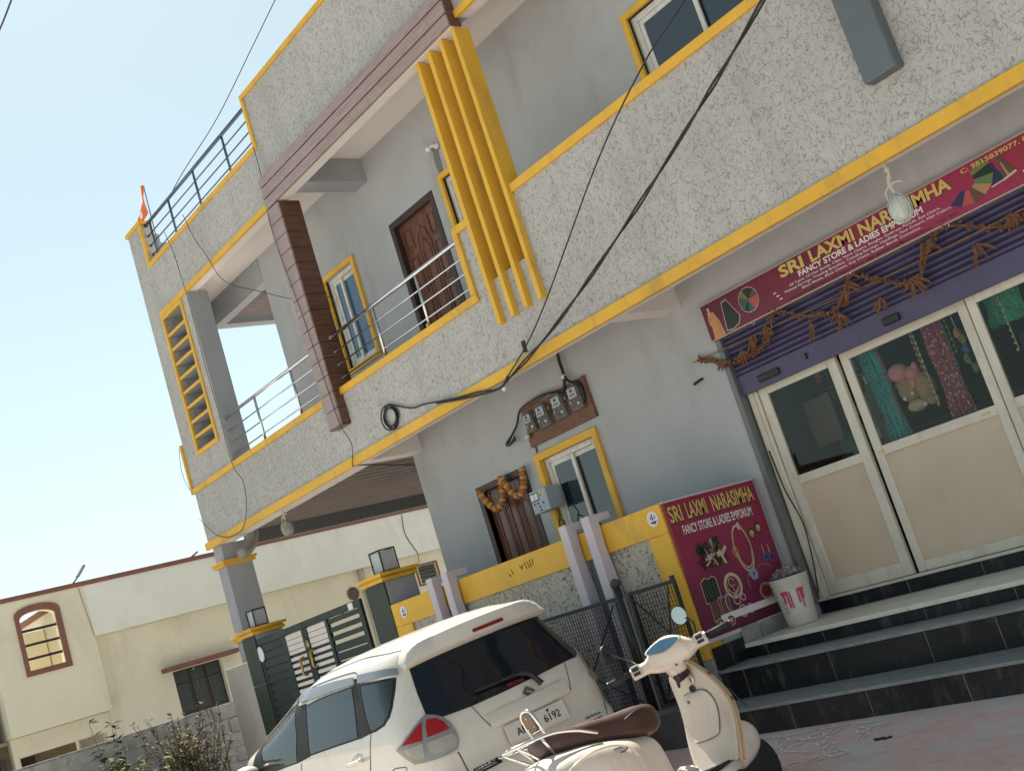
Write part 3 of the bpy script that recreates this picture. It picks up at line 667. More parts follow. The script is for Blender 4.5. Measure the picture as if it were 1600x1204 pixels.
va = [b.bm.verts.new((XN, y, z)) for y, z in al]; vb = [b.bm.verts.new((XN - .15, y, z)) for y, z in al]
for t in tri: b.bm.faces.new([va[i] for i in t]); b.bm.faces.new([vb[i] for i in reversed(t)])
for base, cnt in ((0, 4), (4, len(inner))):
    for i in range(cnt): j = (i + 1) % cnt; b.bm.faces.new((va[base + i], va[base + j], vb[base + j], vb[base + i]))
b.build('balcony_wall', MT['cream'], nb)
MB().box(XN - 3, XN - .152, 5.2, 5.35, 1.8, 3.78).box(XN - 3, XN - .152, 5.352, 6.72, 1.80, 1.9).box(XN - 3.0, XN - 2.85, 5.352, 6.88, 1.9, 3.55).build('balcony_inside', MT['cream'], nb)
b = MB(); o2 = arch_poly(5.595, 6.285, 2.61, 3.54, 3.67)
va = [b.bm.verts.new((XN + .03, y, z)) for y, z in o2]; vb = [b.bm.verts.new((XN + .03, y, z)) for y, z in inner]; vc = [b.bm.verts.new((XN, y, z)) for y, z in o2]; vd = [b.bm.verts.new((XN - .03, y, z)) for y, z in inner]
nn = len(o2)
for i in range(nn):
    j = (i + 1) % nn; b.bm.faces.new((va[i], va[j], vb[j], vb[i])); b.bm.faces.new((va[i], vc[i], vc[j], va[j])); b.bm.faces.new((vb[i], vb[j], vd[j], vd[i]))
b.build('arch_frame', MT['brick_trim'], nb)
for z in (2.87, 3.08, 3.30): MB().box(XN - .09, XN - .06, 5.66, 6.21, z - .018, z + .018).build('bar', MT['black'], nb)
MB().box(XN - .42, XN + .03, 6.72, 20.02, 3.782, 3.85).box(XN - .2, XN + .03, 5.18, 6.718, 3.782, 3.85).box(XN - 20, XN - .43, 6.75, 20, 3.782, 3.84).build('coping', MT['brick_trim'], nb)
MB().box(XN - 20, XN - .41, 6.9, 20, -.5, 3.78).build('body', MT['cream'], nb)
# below the box: recessed porch with a lintel band
wall_x(MB(), XN - .4, XN - .2, 5.22, 6.715, -.5, 1.795, [(5.30, 6.62, -.4, 1.50)]).build('wall', MT['cream'], nb)
MB().box(XN - 2.5, XN - 2.3, 5.2, 6.8, -.5, 1.79).build('porch_back', paint('porch_wall', (.42, .34, .22), .8), nb)
MB().box(XN - 2.29, XN - 2.25, 5.9, 6.1, -.3, 1.5).build('porch_door', MT['doorframe'], nb)
MB().box(XN - 2.29, XN - 2.1, 5.22, 5.6, -.3, 1.6).build('porch_shutter', MT['darksteel'], nb)
# shuttered window, lintel, vent, round port, pipes
wi = MB().box(XN - .32, XN - .30, 7.87, 8.73, 1.0, 2.1).build('window', MT['doorframe'], nb)
for y0, y1 in ((7.88, 8.15), (8.17, 8.43), (8.45, 8.72)):
    for z0, z1 in ((1.02, 1.4), (1.42, 1.88), (1.90, 2.08)): MB().box(XN - .30, XN - .285, y0 + .02, y1 - .02, z0, z1).build('shutter_panel', flat('teal_grey_shutter', (.045, .06, .06), .5), wi, bev=.004)
MB().box(XN - .21, XN + .06, 7.69, 9.0, 2.115, 2.185).build('lintel', MT['brick_trim'], nb, bev=.006)
ve = MB().box(XN - .215, XN - .19, 12.98, 13.52, 2.735, 2.77).box(XN - .215, XN - .19, 13.475, 13.52, 2.36, 2.735).box(XN - .215, XN - .19, 12.98, 13.025, 2.36, 2.735).box(XN - .215, XN - .19, 13.025, 13.475, 2.36, 2.39).build('vent', MT['brick_trim'], nb)
for k in range(4): MB().obox((XN - .25, 13.25, 2.45 + k * .075), (.035, .215, .008), (.8, 0, .6), (0, 1, 0), (-.6, 0, .8)).build('vent_slat', flat('grey_vent_slat', (.12, .13, .12), .6), ve)
MB().lathe([(.12, 0), (.125, .02), (.09, .03), (.085, .0)], (XN - .2, 11.52, 2.56), 20, 'X').build('round_vent', MT['brick_trim'], nb, smooth=False)
MB().lathe([(.08, 0), (.08, .028)], (XN - .199, 11.52, 2.56), 16, 'X').build('round_vent_pane', flat('grey_hole', (.10, .09, .08), .7), nb)
MB().tube([(XN - .14, 11.78, 2.96), (XN - .14, 11.78, .0)], .05, 10).build('downpipe', flat('cream_pipe', (.6, .57, .48), .5), nb, smooth=True)
MB().tube(bez([(XN - .02, 9.6, 1.92), (XN - .18, 10.0, 1.98), (XN - .18, 10.3, 1.98), (XN - .18, 10.9, 2.15), (XN - .18, 11.4, 2.35)], 4), .008, 5).build('cable', MT['cable'], nb)
MB().tube(bez([(XN + .01, 6.64, 3.77), (XN + .01, 6.66, 3.5), (XN + .01, 6.69, 3.2), (XN + .01, 6.71, 2.97)], 4), .006, 5).build('crack', flat('wall_crack', (.3, .28, .22), .9), nb)
MB().tube(bez([(XN + .012, 12.9, 3.75), (XN + .012, 12.85, 3.4), (XN + .012, 12.95, 3.1), (XN + .012, 13.0, 2.97), (XN - .17, 13.1, 2.8)], 4), .007, 5).build('cable', MT['cable'], nb)
t = thing('roof_light', 'small flat lamp on a tilted arm standing on the neighbour roof edge', 'lamp', (XN, 6.58, 3.85))
MB().tube([(XN - .05, 6.58, 3.84), (XN - .05, 6.68, 3.93)], .014, 6).build('arm', MT['darksteel'], t)
MB().obox((XN - .05, 6.755, 4.02), (.05, .105, .02), (1, 0, 0), (0, .66, .75), (0, -.75, .66)).build('lamp_head', flat('lamp_head_grey', (.28, .26, .22), .5), t)
t = thing('roof_light', 'low dark fitting on the neighbour roof edge right beside the grey house corner', 'lamp', (XN, 8.62, 3.85))
MB().beam((XN - .05, 8.6, 3.85), (XN - .05, 8.74, 3.92), .04, .03).tube([(XN - .05, 8.66, 3.84), (XN - .05, 8.66, 3.87)], .01, 6).build('lamp_head', MT['darksteel'], t)

# ================================================================ CONCRETE BLOCK WALL with single blocks
bw = thing('block_wall', 'rough grey concrete block wall round the weedy plot', 'wall', (-16, 6, -.4))
MB().box(-16.18, -16.012, 2.6, 14, -.5, 1.325).build('core', MT['mortar'], bw)
blk = []
for v in range(5):
    b = MB(); b.box(-.10, .10, -.195, .195, -.09, .09)
    bmesh.ops.subdivide_edges(b.bm, edges=b.bm.edges[:], cuts=1, use_grid_fill=True)
    for q in b.bm.verts: q.co += Vector([(rnd.random() - .5) * .034 for _ in range(3)])
    o = b.build('block', MT['block'], bw); blk.append(o)
first = list(blk)
for r_ in range(9):
    z = 1.245 - r_ * .198; y = 2.7 + (r_ % 2) * .2
    while y < 9.6:
        src = rnd.choice(first)
        o = first.pop() if (len(first) > 0 and len(blk) <= 3 and False) else src.copy()
        if o.name not in col.objects: col.objects.link(o)
        o.parent = bw; o.matrix_parent_inverse = wmat(bw).inverted()
        o.location = (-16.1 + (rnd.random() - .5) * .035, y, z + (rnd.random() - .5) * .012); o.rotation_euler = ((rnd.random() - .5) * .03, 0, (rnd.random() - .5) * .03); y += .405
for o in first: bpy.data.objects.remove(o)
MB().box(-16.2, -16.0, 2.6, 9.7, 1.333, 1.352).build('mortar_bed', MT['mortar'], bw, bev=.004)

# ================================================================ WHITE CAR
CAR_S = .95
car = thing('parked_car', 'white compact people carrier with dark rear glass parked beside the compound wall', 'car', (-6.449, 4.96, -.165))
ch_, cr_ = 3.044, -.066
h_ = Vector((math.cos(ch_), math.sin(ch_), 0)); l0 = Vector((-math.sin(ch_), math.cos(ch_), 0))
l_ = l0 * math.cos(cr_) + Vector((0, 0, math.sin(cr_))); u_ = h_.cross(l_)
CM = Matrix((h_, l_, u_)).transposed().to_4x4() @ Matrix.Scale(CAR_S, 4); CM.translation = (-6.449, 4.96, -.165)
car.matrix_world = CM; car.location = CM.to_translation(); car.rotation_euler = CM.to_euler(); car.scale = (CAR_S,) * 3
def cbuild(mb, name, m, parent, **k):
    """build in car coordinates (x forward from the rear bumper, y left, z up) under the car"""
    o = mb.build(name, m, None, **k); o.parent = parent; return o
SL = [  # z, rear x, front x, half width, corner depth x, corner depth y
    (.20, .12, 4.12, .68, .30, .25), (.27, .04, 4.21, .79, .34, .28), (.40, .0, 4.26, .835, .36, .30), (.55, -.005, 4.265, .846, .36, .30), (.64, .01, 4.255, .848, .36, .30),
    (.68, .05, 4.24, .848, .34, .29), (.74, .075, 4.22, .848, .34, .29), (.85, .09, 4.17, .847, .34, .29), (.95, .11, 4.05, .845, .35, .29), (1.02, .135, 3.95, .838, .36, .29), (1.07, .16, 3.88, .826, .36, .28),
    (1.14, .20, 3.68, .805, .36, .27), (1.24, .25, 3.38, .772, .36, .26), (1.35, .305, 3.04, .735, .36, .25), (1.45, .35, 2.72, .698, .36, .24), (1.52, .375, 2.52, .665, .36, .24), (1.57, .39, 2.36, .63, .4, .25),
    (1.605, .42, 2.22, .58, .5, .28), (1.635, .55, 2.05, .50, .55, .3), (1.655, .80, 1.85, .38, .5, .25), (1.663, 1.05, 1.6, .22, .25, .15)]
def slice_pts(z):
    for a, b in zip(SL, SL[1:]):
        if a[0] <= z <= b[0] + 1e-9:
            t = (z - a[0]) / (b[0] - a[0]); q = [x + (y - x) * t for x, y in zip(a, b)]; break
    else: q = SL[-1] if z > 1 else SL[0]
    _, xr, xf, hw, cx, cy = q; pts = []
    bow = .045; wid = lambda x: hw * (1 - .045 * max(0, (1.3 - x) / 1.3) ** 2 - .05 * max(0, (x - 2.4) / 1.9) ** 2)
    ye = hw - cy
    for i in range(9): y = ye * i / 9; pts.append((xr + bow * (y / hw) ** 2, y))
    x0 = xr + bow * (ye / hw) ** 2
    for i in range(9):
        a = math.pi / 2 * i / 9; s_ = math.sin(a) ** .85; c_ = math.cos(a) ** .85; xx = x0 + cx * (1 - c_); pts.append((xx, ye + (wid(x0 + cx) - ye) * s_))
    xa, fx = x0 + cx, min(.75, (xf - xr) * .3); xb = xf - fx
    for i in range(24): x = xa + (xb - xa) * i / 24; pts.append((x, wid(x)))
    yb = wid(xb)
    for i in range(9): a = math.pi / 2 * i / 8; pts.append((xb + fx * math.sin(a) * (.92 if i < 8 else .92), yb * (1 - .34 * (1 - math.cos(a)))))
    for i in range(1, 6): y = yb * .66 * (1 - i / 5); pts.append((xb + fx * (.92 + .08 * (1 - (1 - i / 5) ** 2)), y))
    return pts
def car_rings():
    zs = []
    for a, b in zip(SL, SL[1:]):
        k = 2 if b[0] - a[0] < .06 else 3
        zs += [a[0] + (b[0] - a[0]) * i / k for i in range(k)]
    return zs + [SL[-1][0]]
def car_body_mb():
    b = MB(); rings = []
    for z in car_rings():
        hp = slice_pts(z); full = [(x, y) for x, y in hp] + [(x, -y) for x, y in hp[-2:0:-1]]
        rings.append([b.bm.verts.new((x, y, z - max(0, z - 1.1) / .5 * .075 * max(0, (x - .7) / 1.8) ** 1.5)) for x, y in full])
    n = len(rings[0])
    for a, c in zip(rings, rings[1:]):
        for i in range(n): b.bm.faces.new((a[i], a[(i + 1) % n], c[(i + 1) % n], c[i]))
    b.bm.faces.new(rings[-1]); b.bm.faces.new(rings[0][::-1]); return b
m_car = paint('white_car_paint', (.60, .565, .50), .28, .03, .8, bmp=0, coat=.6, dirt=(.45, .40, .32), dirt_amt=.45, dscale=2.2)
m_cglass = glass_dark('car_privacy_glass', (.006, .009, .016), .04, 1.38)
m_sglass = glass_dark('car_side_glass', (.012, .017, .021), .03, 1.48)
m_trim = flat('car_black_trim', (.014, .013, .013), .55, spec=.25)
m_visor = glass_dark('smoked_rain_visor', (.16, .17, .19), .12, 1.6)
m_red = flat('red_lamp_lens', (.30, .008, .01), .22, spec=.3)
m_clear = flat('clear_lamp_lens', (.36, .32, .27), .15, .35)
m_lampchrome = flat('lamp_bezel', (.27, .265, .25), .28, .5)
m_seam = flat('panel_gap', (.05, .045, .04), .8)
body = cbuild(car_body_mb(), 'body', m_car, car, smooth=True)
# ---- car details: outlines lie on the body skin and get their own thickness
from mathutils.bvhtree import BVHTree
_bm = bmesh.new(); _bm.from_mesh(body.data); bvh = BVHTree.FromBMesh(_bm)
def skin(p, off):
    loc, nor, i, d = bvh.find_nearest(Vector(p))
    # smoothed normal from neighbours
    nn = Vector((0, 0, 0))
    for dx, dy, dz in ((.03, 0, 0), (-.03, 0, 0), (0, .03, 0), (0, -.03, 0), (0, 0, .03), (0, 0, -.03), (0, 0, 0)):
        q = bvh.find_nearest(Vector(p) + Vector((dx, dy, dz))); nn += q[1]
    nn.normalize()
    return loc + nn * off, nn
def shrink(poly, k):
    c = sum((Vector(p) for p in poly), Vector()) / len(poly); return [tuple(c + (Vector(p) - c) * k) for p in poly]
def patch(poly, off=.004, thick=.012, cuts=3, lift=None):
    P = [Vector(p) for p in poly]; c = sum(P, Vector()) / len(P)
    nrm = Vector((0, 0, 0))
    for a, b in zip(P, P[1:] + P[:1]): nrm += (a - c).cross(b - c)
    nrm.normalize(); ux = nrm.orthogonal().normalized(); uy = nrm.cross(ux)
    flat2 = [Vector(((p - c).dot(ux), (p - c).dot(uy), 0)) for p in P]
    b = MB(); vs_ = [b.bm.verts.new(p) for p in P]
    for t in tessellate_polygon([flat2]): b.bm.faces.new([vs_[i] for i in t])
    for _ in range(cuts):
        bmesh.ops.subdivide_edges(b.bm, edges=[e for e in b.bm.edges if e.calc_length() > .06], cuts=1, use_grid_fill=False)
        bmesh.ops.triangulate(b.bm, faces=b.bm.faces[:])
    for v in b.bm.verts: v.co = skin(v.co, off)[0]
    ext = bmesh.ops.extrude_face_region(b.bm, geom=b.bm.faces[:])
    for g in ext['geom']:
        if isinstance(g, bmesh.types.BMVert): g.co = skin(g.co, off - thick)[0]
    return b
def strip(pts, w=.006, off=.0025, n=5, closed=False):
    b = MB(); pts = list(pts) + ([pts[0]] if closed else []); pts = bez(pts, n); L = []
    q = [skin(p, off) for p in pts]
    for i, (p, nn) in enumerate(q):
        t = q[min(i + 1, len(q) - 1)][0] - q[max(i - 1, 0)][0]; sd_ = t.cross(nn)
        if sd_.length > 1e-7: sd_.normalize()
        L.append((p - sd_ * w / 2, p + sd_ * w / 2))
    for (a, a2), (c, c2) in zip(L, L[1:]): b.quad(a, c, c2, a2)
    return b
CP = {
'quarter_glass': [(0.931,0.696,1.447),(0.643,0.694,1.436),(0.445,0.641,1.417),(0.437,0.684,1.34),(0.449,0.74,1.238),(0.476,0.77,1.183),(0.554,0.794,1.137),(0.693,0.805,1.112),(0.772,0.808,1.108),(0.832,0.783,1.191),(0.889,0.737,1.332)],
'c_pillar': [(1.04,0.675,1.49),(0.942,0.677,1.487),(0.896,0.73,1.354),(0.838,0.776,1.213),(0.772,0.808,1.108),(0.957,0.818,1.086),(0.98,0.788,1.183),(1.012,0.739,1.33),(1.041,0.698,1.441)],
'rear_side': [(2.01,0.704,1.403),(1.73,0.698,1.427),(1.419,0.697,1.439),(1.047,0.696,1.448),(1.002,0.739,1.329),(0.978,0.784,1.197),(0.962,0.818,1.088),(1.278,0.825,1.072),(1.594,0.829,1.056),(1.93,0.834,1.036),(1.967,0.776,1.217)],
'b_pillar': [(2.25,0.682,1.406),(2.0,0.698,1.417),(1.96,0.776,1.217),(1.927,0.835,1.032),(2.127,0.839,1.008),(2.182,0.84,1.003),(2.168,0.775,1.217)],
'front_side': [(3.109,0.694,1.21),(2.901,0.674,1.268),(2.682,0.65,1.332),(2.235,0.692,1.395),(2.163,0.781,1.201),(2.183,0.84,1.001),(2.454,0.841,0.985),(2.721,0.842,0.966),(3.024,0.84,0.95),(3.007,0.822,1.07)],
'sail': [(3.253,0.807,1.085),(3.218,0.757,1.146),(3.120,0.701,1.20),(3.009,0.822,1.07),(3.032,0.84,0.955),(3.351,0.833,0.951)],
'visor0': [(3.033,0.687,1.231),(2.781,0.662,1.303),(2.517,0.634,1.383),(2.302,0.599,1.465),(2.214,0.677,1.419),(2.594,0.643,1.358),(2.858,0.67,1.28),(3.129,0.694,1.205)],
'visor1': [(2.267,0.592,1.478),(1.765,0.653,1.507),(1.396,0.662,1.509),(1.042,0.67,1.501),(0.994,0.693,1.454),(1.358,0.692,1.451),(1.734,0.692,1.439),(2.129,0.682,1.428)],
'visor2': [(0.951,0.668,1.505),(0.637,0.665,1.494),(0.447,0.609,1.468),(0.429,0.625,1.425),(0.615,0.686,1.445),(0.931,0.695,1.45)],
'back_glass': [(0.384,0.557,1.439),(0.368,0.388,1.461),(0.359,0.155,1.469),(0.357,-0.074,1.469),(0.37,-0.362,1.471),(0.440,-0.60,1.445),(0.435,-0.68,1.345),(0.362,-0.722,1.202),(0.305,-0.753,1.093),(0.204,-0.669,1.064),(0.159,-0.248,1.061),(0.153,0.045,1.056),(0.159,0.318,1.056),(0.17,0.449,1.063),(0.18,0.547,1.07),(0.225,0.634,1.121),(0.303,0.603,1.27)],
'lampL': [(0.227,0.64,1.121),(0.2,0.595,1.098),(0.176,0.544,1.062),(0.149,0.522,1.009),(0.124,0.514,0.937),(0.116,0.52,0.894),(0.109,0.559,0.842),(0.116,0.634,0.834),(0.153,0.716,0.836),(0.27,0.802,0.849),(0.335,0.818,0.901),(0.418,0.825,0.968),(0.343,0.807,0.997),(0.27,0.752,1.053),(0.242,0.699,1.092)],
'lampL_red1': [(0.343,0.81,0.982),(0.278,0.772,1.023),(0.223,0.679,1.085),(0.2,0.731,0.974)],
'lampL_red2': [(0.208,0.651,1.087),(0.186,0.6,1.074),(0.163,0.563,1.035),(0.14,0.552,0.981),(0.15,0.631,0.982),(0.179,0.699,0.983),(0.198,0.678,1.046)],
'lampL_clear1': [(0.333,0.812,0.957),(0.195,0.734,0.957),(0.196,0.755,0.871),(0.239,0.785,0.87),(0.298,0.806,0.915)],
'lampL_clear2': [(0.176,0.714,0.953),(0.14,0.636,0.952),(0.129,0.553,0.947),(0.12,0.539,0.907),(0.112,0.558,0.864),(0.126,0.656,0.86),(0.157,0.714,0.869),(0.175,0.724,0.913)],
'lampR': [(0.305,-0.753,1.093),(0.300,-0.795,1.05),(0.300,-0.81,0.958),(0.30,-0.81,0.88),(0.214,-0.775,0.832),(0.180,-0.725,0.85),(0.155,-0.685,0.914),(0.21,-0.705,1.008)],
'lampR_red': [(0.299,-0.757,1.080),(0.295,-0.79,1.04),(0.290,-0.80,0.952),(0.185,-0.712,0.952),(0.23,-0.725,1.013)],
'lampR_clear': [(0.29,-0.80,0.94),(0.28,-0.80,0.87),(0.216,-0.775,0.845),(0.19,-0.735,0.86),(0.175,-0.71,0.93)],
}
bg_ = cbuild(patch(CP['back_glass'], .006, .014, 4), 'rear_window', m_cglass, car, smooth=True, angle=40)
for nm, key, mm_ in (('side_window', 'quarter_glass', m_sglass), ('side_window', 'rear_side', m_sglass), ('side_window', 'front_side', m_sglass)):
    fr_ = cbuild(patch(CP[key], .004, .012, 4), nm, m_trim, car, smooth=True, angle=40)
    cbuild(patch(shrink(CP[key], .90 if key == 'quarter_glass' else .94), .007, .005, 4), 'pane', mm_, fr_, smooth=True, angle=40)
for key in ('c_pillar', 'b_pillar', 'sail'): cbuild(patch(CP[key], .0055, .012, 3), 'pillar_trim', m_trim, car, smooth=True, angle=40)
for key in ('visor0', 'visor1', 'visor2'): cbuild(patch(CP[key], .022, .012, 3), 'rain_visor', m_visor, car, smooth=True, angle=40)
for key, parts in (('lampL', (('red_lens', 'lampL_red1', m_red), ('red_lens', 'lampL_red2', m_red), ('clear_lens', 'lampL_clear1', m_clear), ('clear_lens', 'lampL_clear2', m_clear))), ('lampR', (('red_lens', 'lampR_red', m_red), ('clear_lens', 'lampR_clear', m_clear)))):
    r = cbuild(patch(CP[key], .016, .024, 3), 'tail_lamp', m_lampchrome, car, smooth=True, angle=35)
    for nm, k2, mm_ in parts: cbuild(patch(CP[k2], .021, .012, 3), nm, mm_, r, smooth=True, angle=35)
# spoiler over the rear window with its brake lamp
b = MB(); rows = []
N_ = 26
for i in range(N_ + 1):
    t = i / N_; y = .60 - t * 1.24; e = min(1, (1 - abs(2 * t - 1)) * 5); e2 = e ** .5
    zb = 1.462 - .02 * (abs(2 * t - 1) ** 2.5); zt = zb + .055 + .085 * e2 - .012 * (abs(2 * t - 1)) ** 2; xo = .05 * abs(2 * t - 1) ** 2
    rows.append([b.bm.verts.new(q) for q in ((.40 + xo, y, zb - .012), (.305 + xo, y, zb), (.275 + xo, y, zb + .035), (.300 + xo, y, zt), (.325 + xo, y, zt + .012), (.52 + xo, y * .97, min(zt + .025, 1.625) - .01 * (1 - e2)), (.78, y * .92, 1.625 - .045 * abs(2 * t - 1) ** 3), (.78, y * .92, 1.55))])
for a, c in zip(rows, rows[1:]):
    for k in range(7): b.bm.faces.new((a[k], a[k + 1], c[k + 1], c[k]))
b.bm.faces.new(rows[0]); b.bm.faces.new(rows[-1][::-1])
sp = cbuild(b, 'spoiler', m_car, car, smooth=True, angle=50)
b = MB()
for z_, x_ in ((1.523, .276),): b.prism([(.013 * math.cos(a) + (.125 if math.cos(a) > 0 else -.125), .013 * math.sin(a)) for a in [k * math.pi / 8 for k in range(16)]], .012, lambda u, v, t: (.274 - t + .25 * v + .014, -.10 + u, 1.522 + v))
bl_ = cbuild(b, 'brake_lamp', flat('brake_lens', (.17, .008, .008), .25), sp)
b = MB()
for k in range(5): b.obox((.271, -.10 + (k - 2) * .052, 1.522), (.004, .010, .006), (1, 0, 0), (0, 1, 0), (.24, 0, .97))
cbuild(b, 'lamp_segments', m_red, bl_)
# panel gaps, garnish, plate, badges
L_ = lambda pts, w=.006, off=.003, nm='panel_gap', m=None: cbuild(strip(pts, w, off), nm, m or m_seam, car)
L_([(0.159,0.318,1.056),(0.119,0.292,0.961),(0.098,0.254,0.869)]); L_([(0.104,-0.429,0.863),(0.109,-0.462,0.88),(0.128,-0.493,0.956),(0.174,-0.537,1.061)])
L_([(0.106,0.561,0.826),(0.098,0.554,0.766),(0.07,0.556,0.682),(0.025,0.578,0.606)], .009); L_([(0.213,-0.774,0.835),(0.139,-0.724,0.723),(0.036,-0.633,0.621)], .009)
L_([(0.773,0.81,1.105),(0.801,0.828,1.039),(0.858,0.841,0.93),(0.956,0.845,0.78),(1.0,.845,.5)], .008); L_([(2.135,0.84,0.995),(2.202,0.846,0.891),(2.28,0.848,0.78),(2.3,.846,.4)], .008)
L_([(2.267,0.591,1.478),(1.787,0.635,1.53),(1.42,0.64,1.538),(1.118,0.647,1.538),(1.02,0.654,1.528),(0.98,0.668,1.505),(0.946,0.68,1.48)], .008)
L_([(3.2,.62,1.20),(2.978,0.681,1.246),(2.737,0.658,1.315),(2.451,0.625,1.407),(2.281,0.596,1.473)], .010); L_([(2.0,0.545,1.553),(1.6,0.555,1.59),(1.132,0.563,1.60),(0.644,0.577,1.588),(0.46,0.52,1.58)], .012)
L_([(0.579,0.835,0.834),(0.522,0.833,0.847),(0.385,0.828,0.844),(0.376,0.828,0.824),(0.387,0.828,0.792),(.39,.828,.66),(.57,.835,.66),(0.579,0.835,0.834)], .006)
# garnish shelf that overhangs the number plate
b = MB(); rows = []
for i in range(13):
    t = i / 12; y = .262 - t * .70; x = .097 - .012 * math.sin(math.pi * t); z = .868
    rows.append([b.bm.verts.new(q) for q in ((x + .02, y, z + .10), (x - .012, y, z + .05), (x - .022, y, z + .012), (x - .018, y, z), (x + .02, y, z - .002))])
for a, c in zip(rows, rows[1:]):
    for k in range(4): b.bm.faces.new((a[k], a[k + 1], c[k + 1], c[k]))
b.bm.faces.new(rows[0]); b.bm.faces.new(rows[-1][::-1]); cbuild(b, 'garnish', m_car, car, smooth=True, angle=40)
L_([(0.094,0.246,0.85),(0.082,0.218,0.768),(0.061,0.197,0.699),(0.043,0.181,0.671)], .006, nm='plate_recess', m=MT['soffit']); L_([(0.097,-0.372,0.848),(0.088,-0.402,0.763),(0.064,-0.385,0.693)], .006, nm='plate_recess', m=MT['soffit'])
pc_, pn = Vector((.055, -.07, .785)), None
ex, ez = Vector((0, -1, 0)), Vector((.17, 0, .985)).normalized(); en = ex.cross(ez)
pl = cbuild(MB().obox(pc_ + en * .0, (.252, .06, .006), ex, ez, en), 'number_plate', flat('plate_white', (.56, .56, .52), .4), car, bev=.004)
bo = MB()
for s_ in (-1, 1): bo.obox(pc_ + ex * (.005 + s_ * .107) + ez * .042 + en * .008, (.008, .008, .003), ex, ez, en)
cbuild(bo, 'bolt', m_trim, pl)
b = MB()
for s_ in (-1, 1):
    b.obox(pc_ + ez * .0625 * s_ + en * .003, (.256, .003, .007), ex, ez, en); b.obox(pc_ + ex * .2545 * s_ + en * .003, (.003, .0595, .007), ex, ez, en)
cbuild(b, 'plate_rim', MT['soffit'], pl)
def text_mb(s, origin, ex, ey, h, width=None, bold=0, depth=.002, align='LEFT', space=1):
    cu = bpy.data.curves.new('txt', 'FONT'); cu.body = s; cu.size = 1; cu.offset = bold; cu.extrude = 0; cu.align_x = align; cu.space_character = space; cu.resolution_u = 3
    ob = bpy.data.objects.new('txt', cu); col.objects.link(ob); bpy.context.view_layer.update()
    me = bpy.data.meshes.new_from_object(ob.evaluated_get(bpy.context.evaluated_depsgraph_get()))
    bpy.data.objects.remove(ob); bpy.data.curves.remove(cu)
    ex, ey = Vector(ex).normalized(), Vector(ey).normalized(); en = ex.cross(ey)
    b = MB(); b.bm.from_mesh(me); bpy.data.meshes.remove(me)
    xs = [v.co.x for v in b.bm.verts]; x0, x1 = min(xs), max(xs); k = h / .70; kx = width / (x1 - x0) if width else k
    sh = {'LEFT': x0, 'CENTER': (x0 + x1) / 2, 'RIGHT': x1}[align]
    for v in b.bm.verts: v.co = Vector(origin) + ex * (v.co.x - sh) * kx + ey * v.co.y * k + en * depth
    return b
cbuild(text_mb('AP10', pc_ - ex * .185 - ez * .03 + en * .007, ex, ez, .052, .155, .012), 'lettering', MT['blackprint'], pl, fix=False)
cbuild(text_mb('6192', pc_ + ex * .058 - ez * .03 + en * .007, ex, ez, .052, .145, .012), 'lettering', MT['blackprint'], pl, fix=False)
def on_skin(mb, off=.004):
    for v in mb.bm.verts: v.co = skin(v.co, off)[0]
    return mb
ex2 = Vector((0, -1, 0)); ez2 = Vector((.2, 0, 1)).normalized()
cbuild(on_skin(text_mb('ARUTHA', (.165, -.005, 1.066), ex2, ez2, .026, .15, .02), .009), 'lettering', flat('red_sticker', (.34, .02, .025), .5), bg_, fix=False)
cbuild(on_skin(text_mb('ERTIGA', (.04, -.455, .648), ex2, ez2, .026, .145, .015)), 'lettering', m_trim, car, fix=False)
cbuild(on_skin(text_mb('VXI', (.03, -.50, .618), ex2, ez2, .018, .085, .015)), 'lettering', m_trim, car, fix=False)
b = MB(); b.obox((.04, .415, .668), (.105, .026, .004), ex2, ez2, ex2.cross(ez2)); bd_ = cbuild(on_skin(b, .003), 'badge', m_trim, car)
cbuild(on_skin(text_mb('SMART', (.05, .51, .672), ex2, ez2, .016, .17, .01), .005), 'lettering', MT['soffit'], bd_, fix=False)
cbuild(on_skin(text_mb('HYBRID', (.045, .49, .650), ex2, ez2, .014, .14, .01), .005), 'lettering', MT['soffit'], bd_, fix=False)
# chrome emblem: an angular S
S1 = [(-.5, .12), (0, .52), (.5, .12), (.33, 0), (0, .25), (-.17, .12), (.5, -.38), (.33, -.40)]
em = MB()
for sg in (1, -1):
    pts = [(0, .5), (.5, .13), (.36, .02), (0, .29), (-.13, .19), (.22, -.08), (.08, -.19), (-.42, .19)]
    em.prism([(u * sg, v * sg) for u, v in pts], .006, lambda u, v, t: (.112 - t * 1.0 + v * .018, -.124 - u * .115, .972 + v * .125))
cbuild(em, 'emblem', flat('emblem_metal', (.16, .15, .14), .25, .9), car)
# wiper
wp = MB().tube([skin(p, .03)[0] for p in bez([(0.194,0.242,1.123),(0.187,0.05,1.117),(0.181,-0.117,1.106)], 4)], .009, 6)
wp.tube([skin(p, .035)[0] for p in bez([(0.187,0.02,1.12),(0.181,-0.117,1.110),(0.164,-0.202,1.078),(0.128,-0.244,0.995)], 5)], [.012] * 6 + [.02] * 9 + [.026], 8)
cbuild(wp, 'wiper', MT['blackplastic'], car, smooth=True)
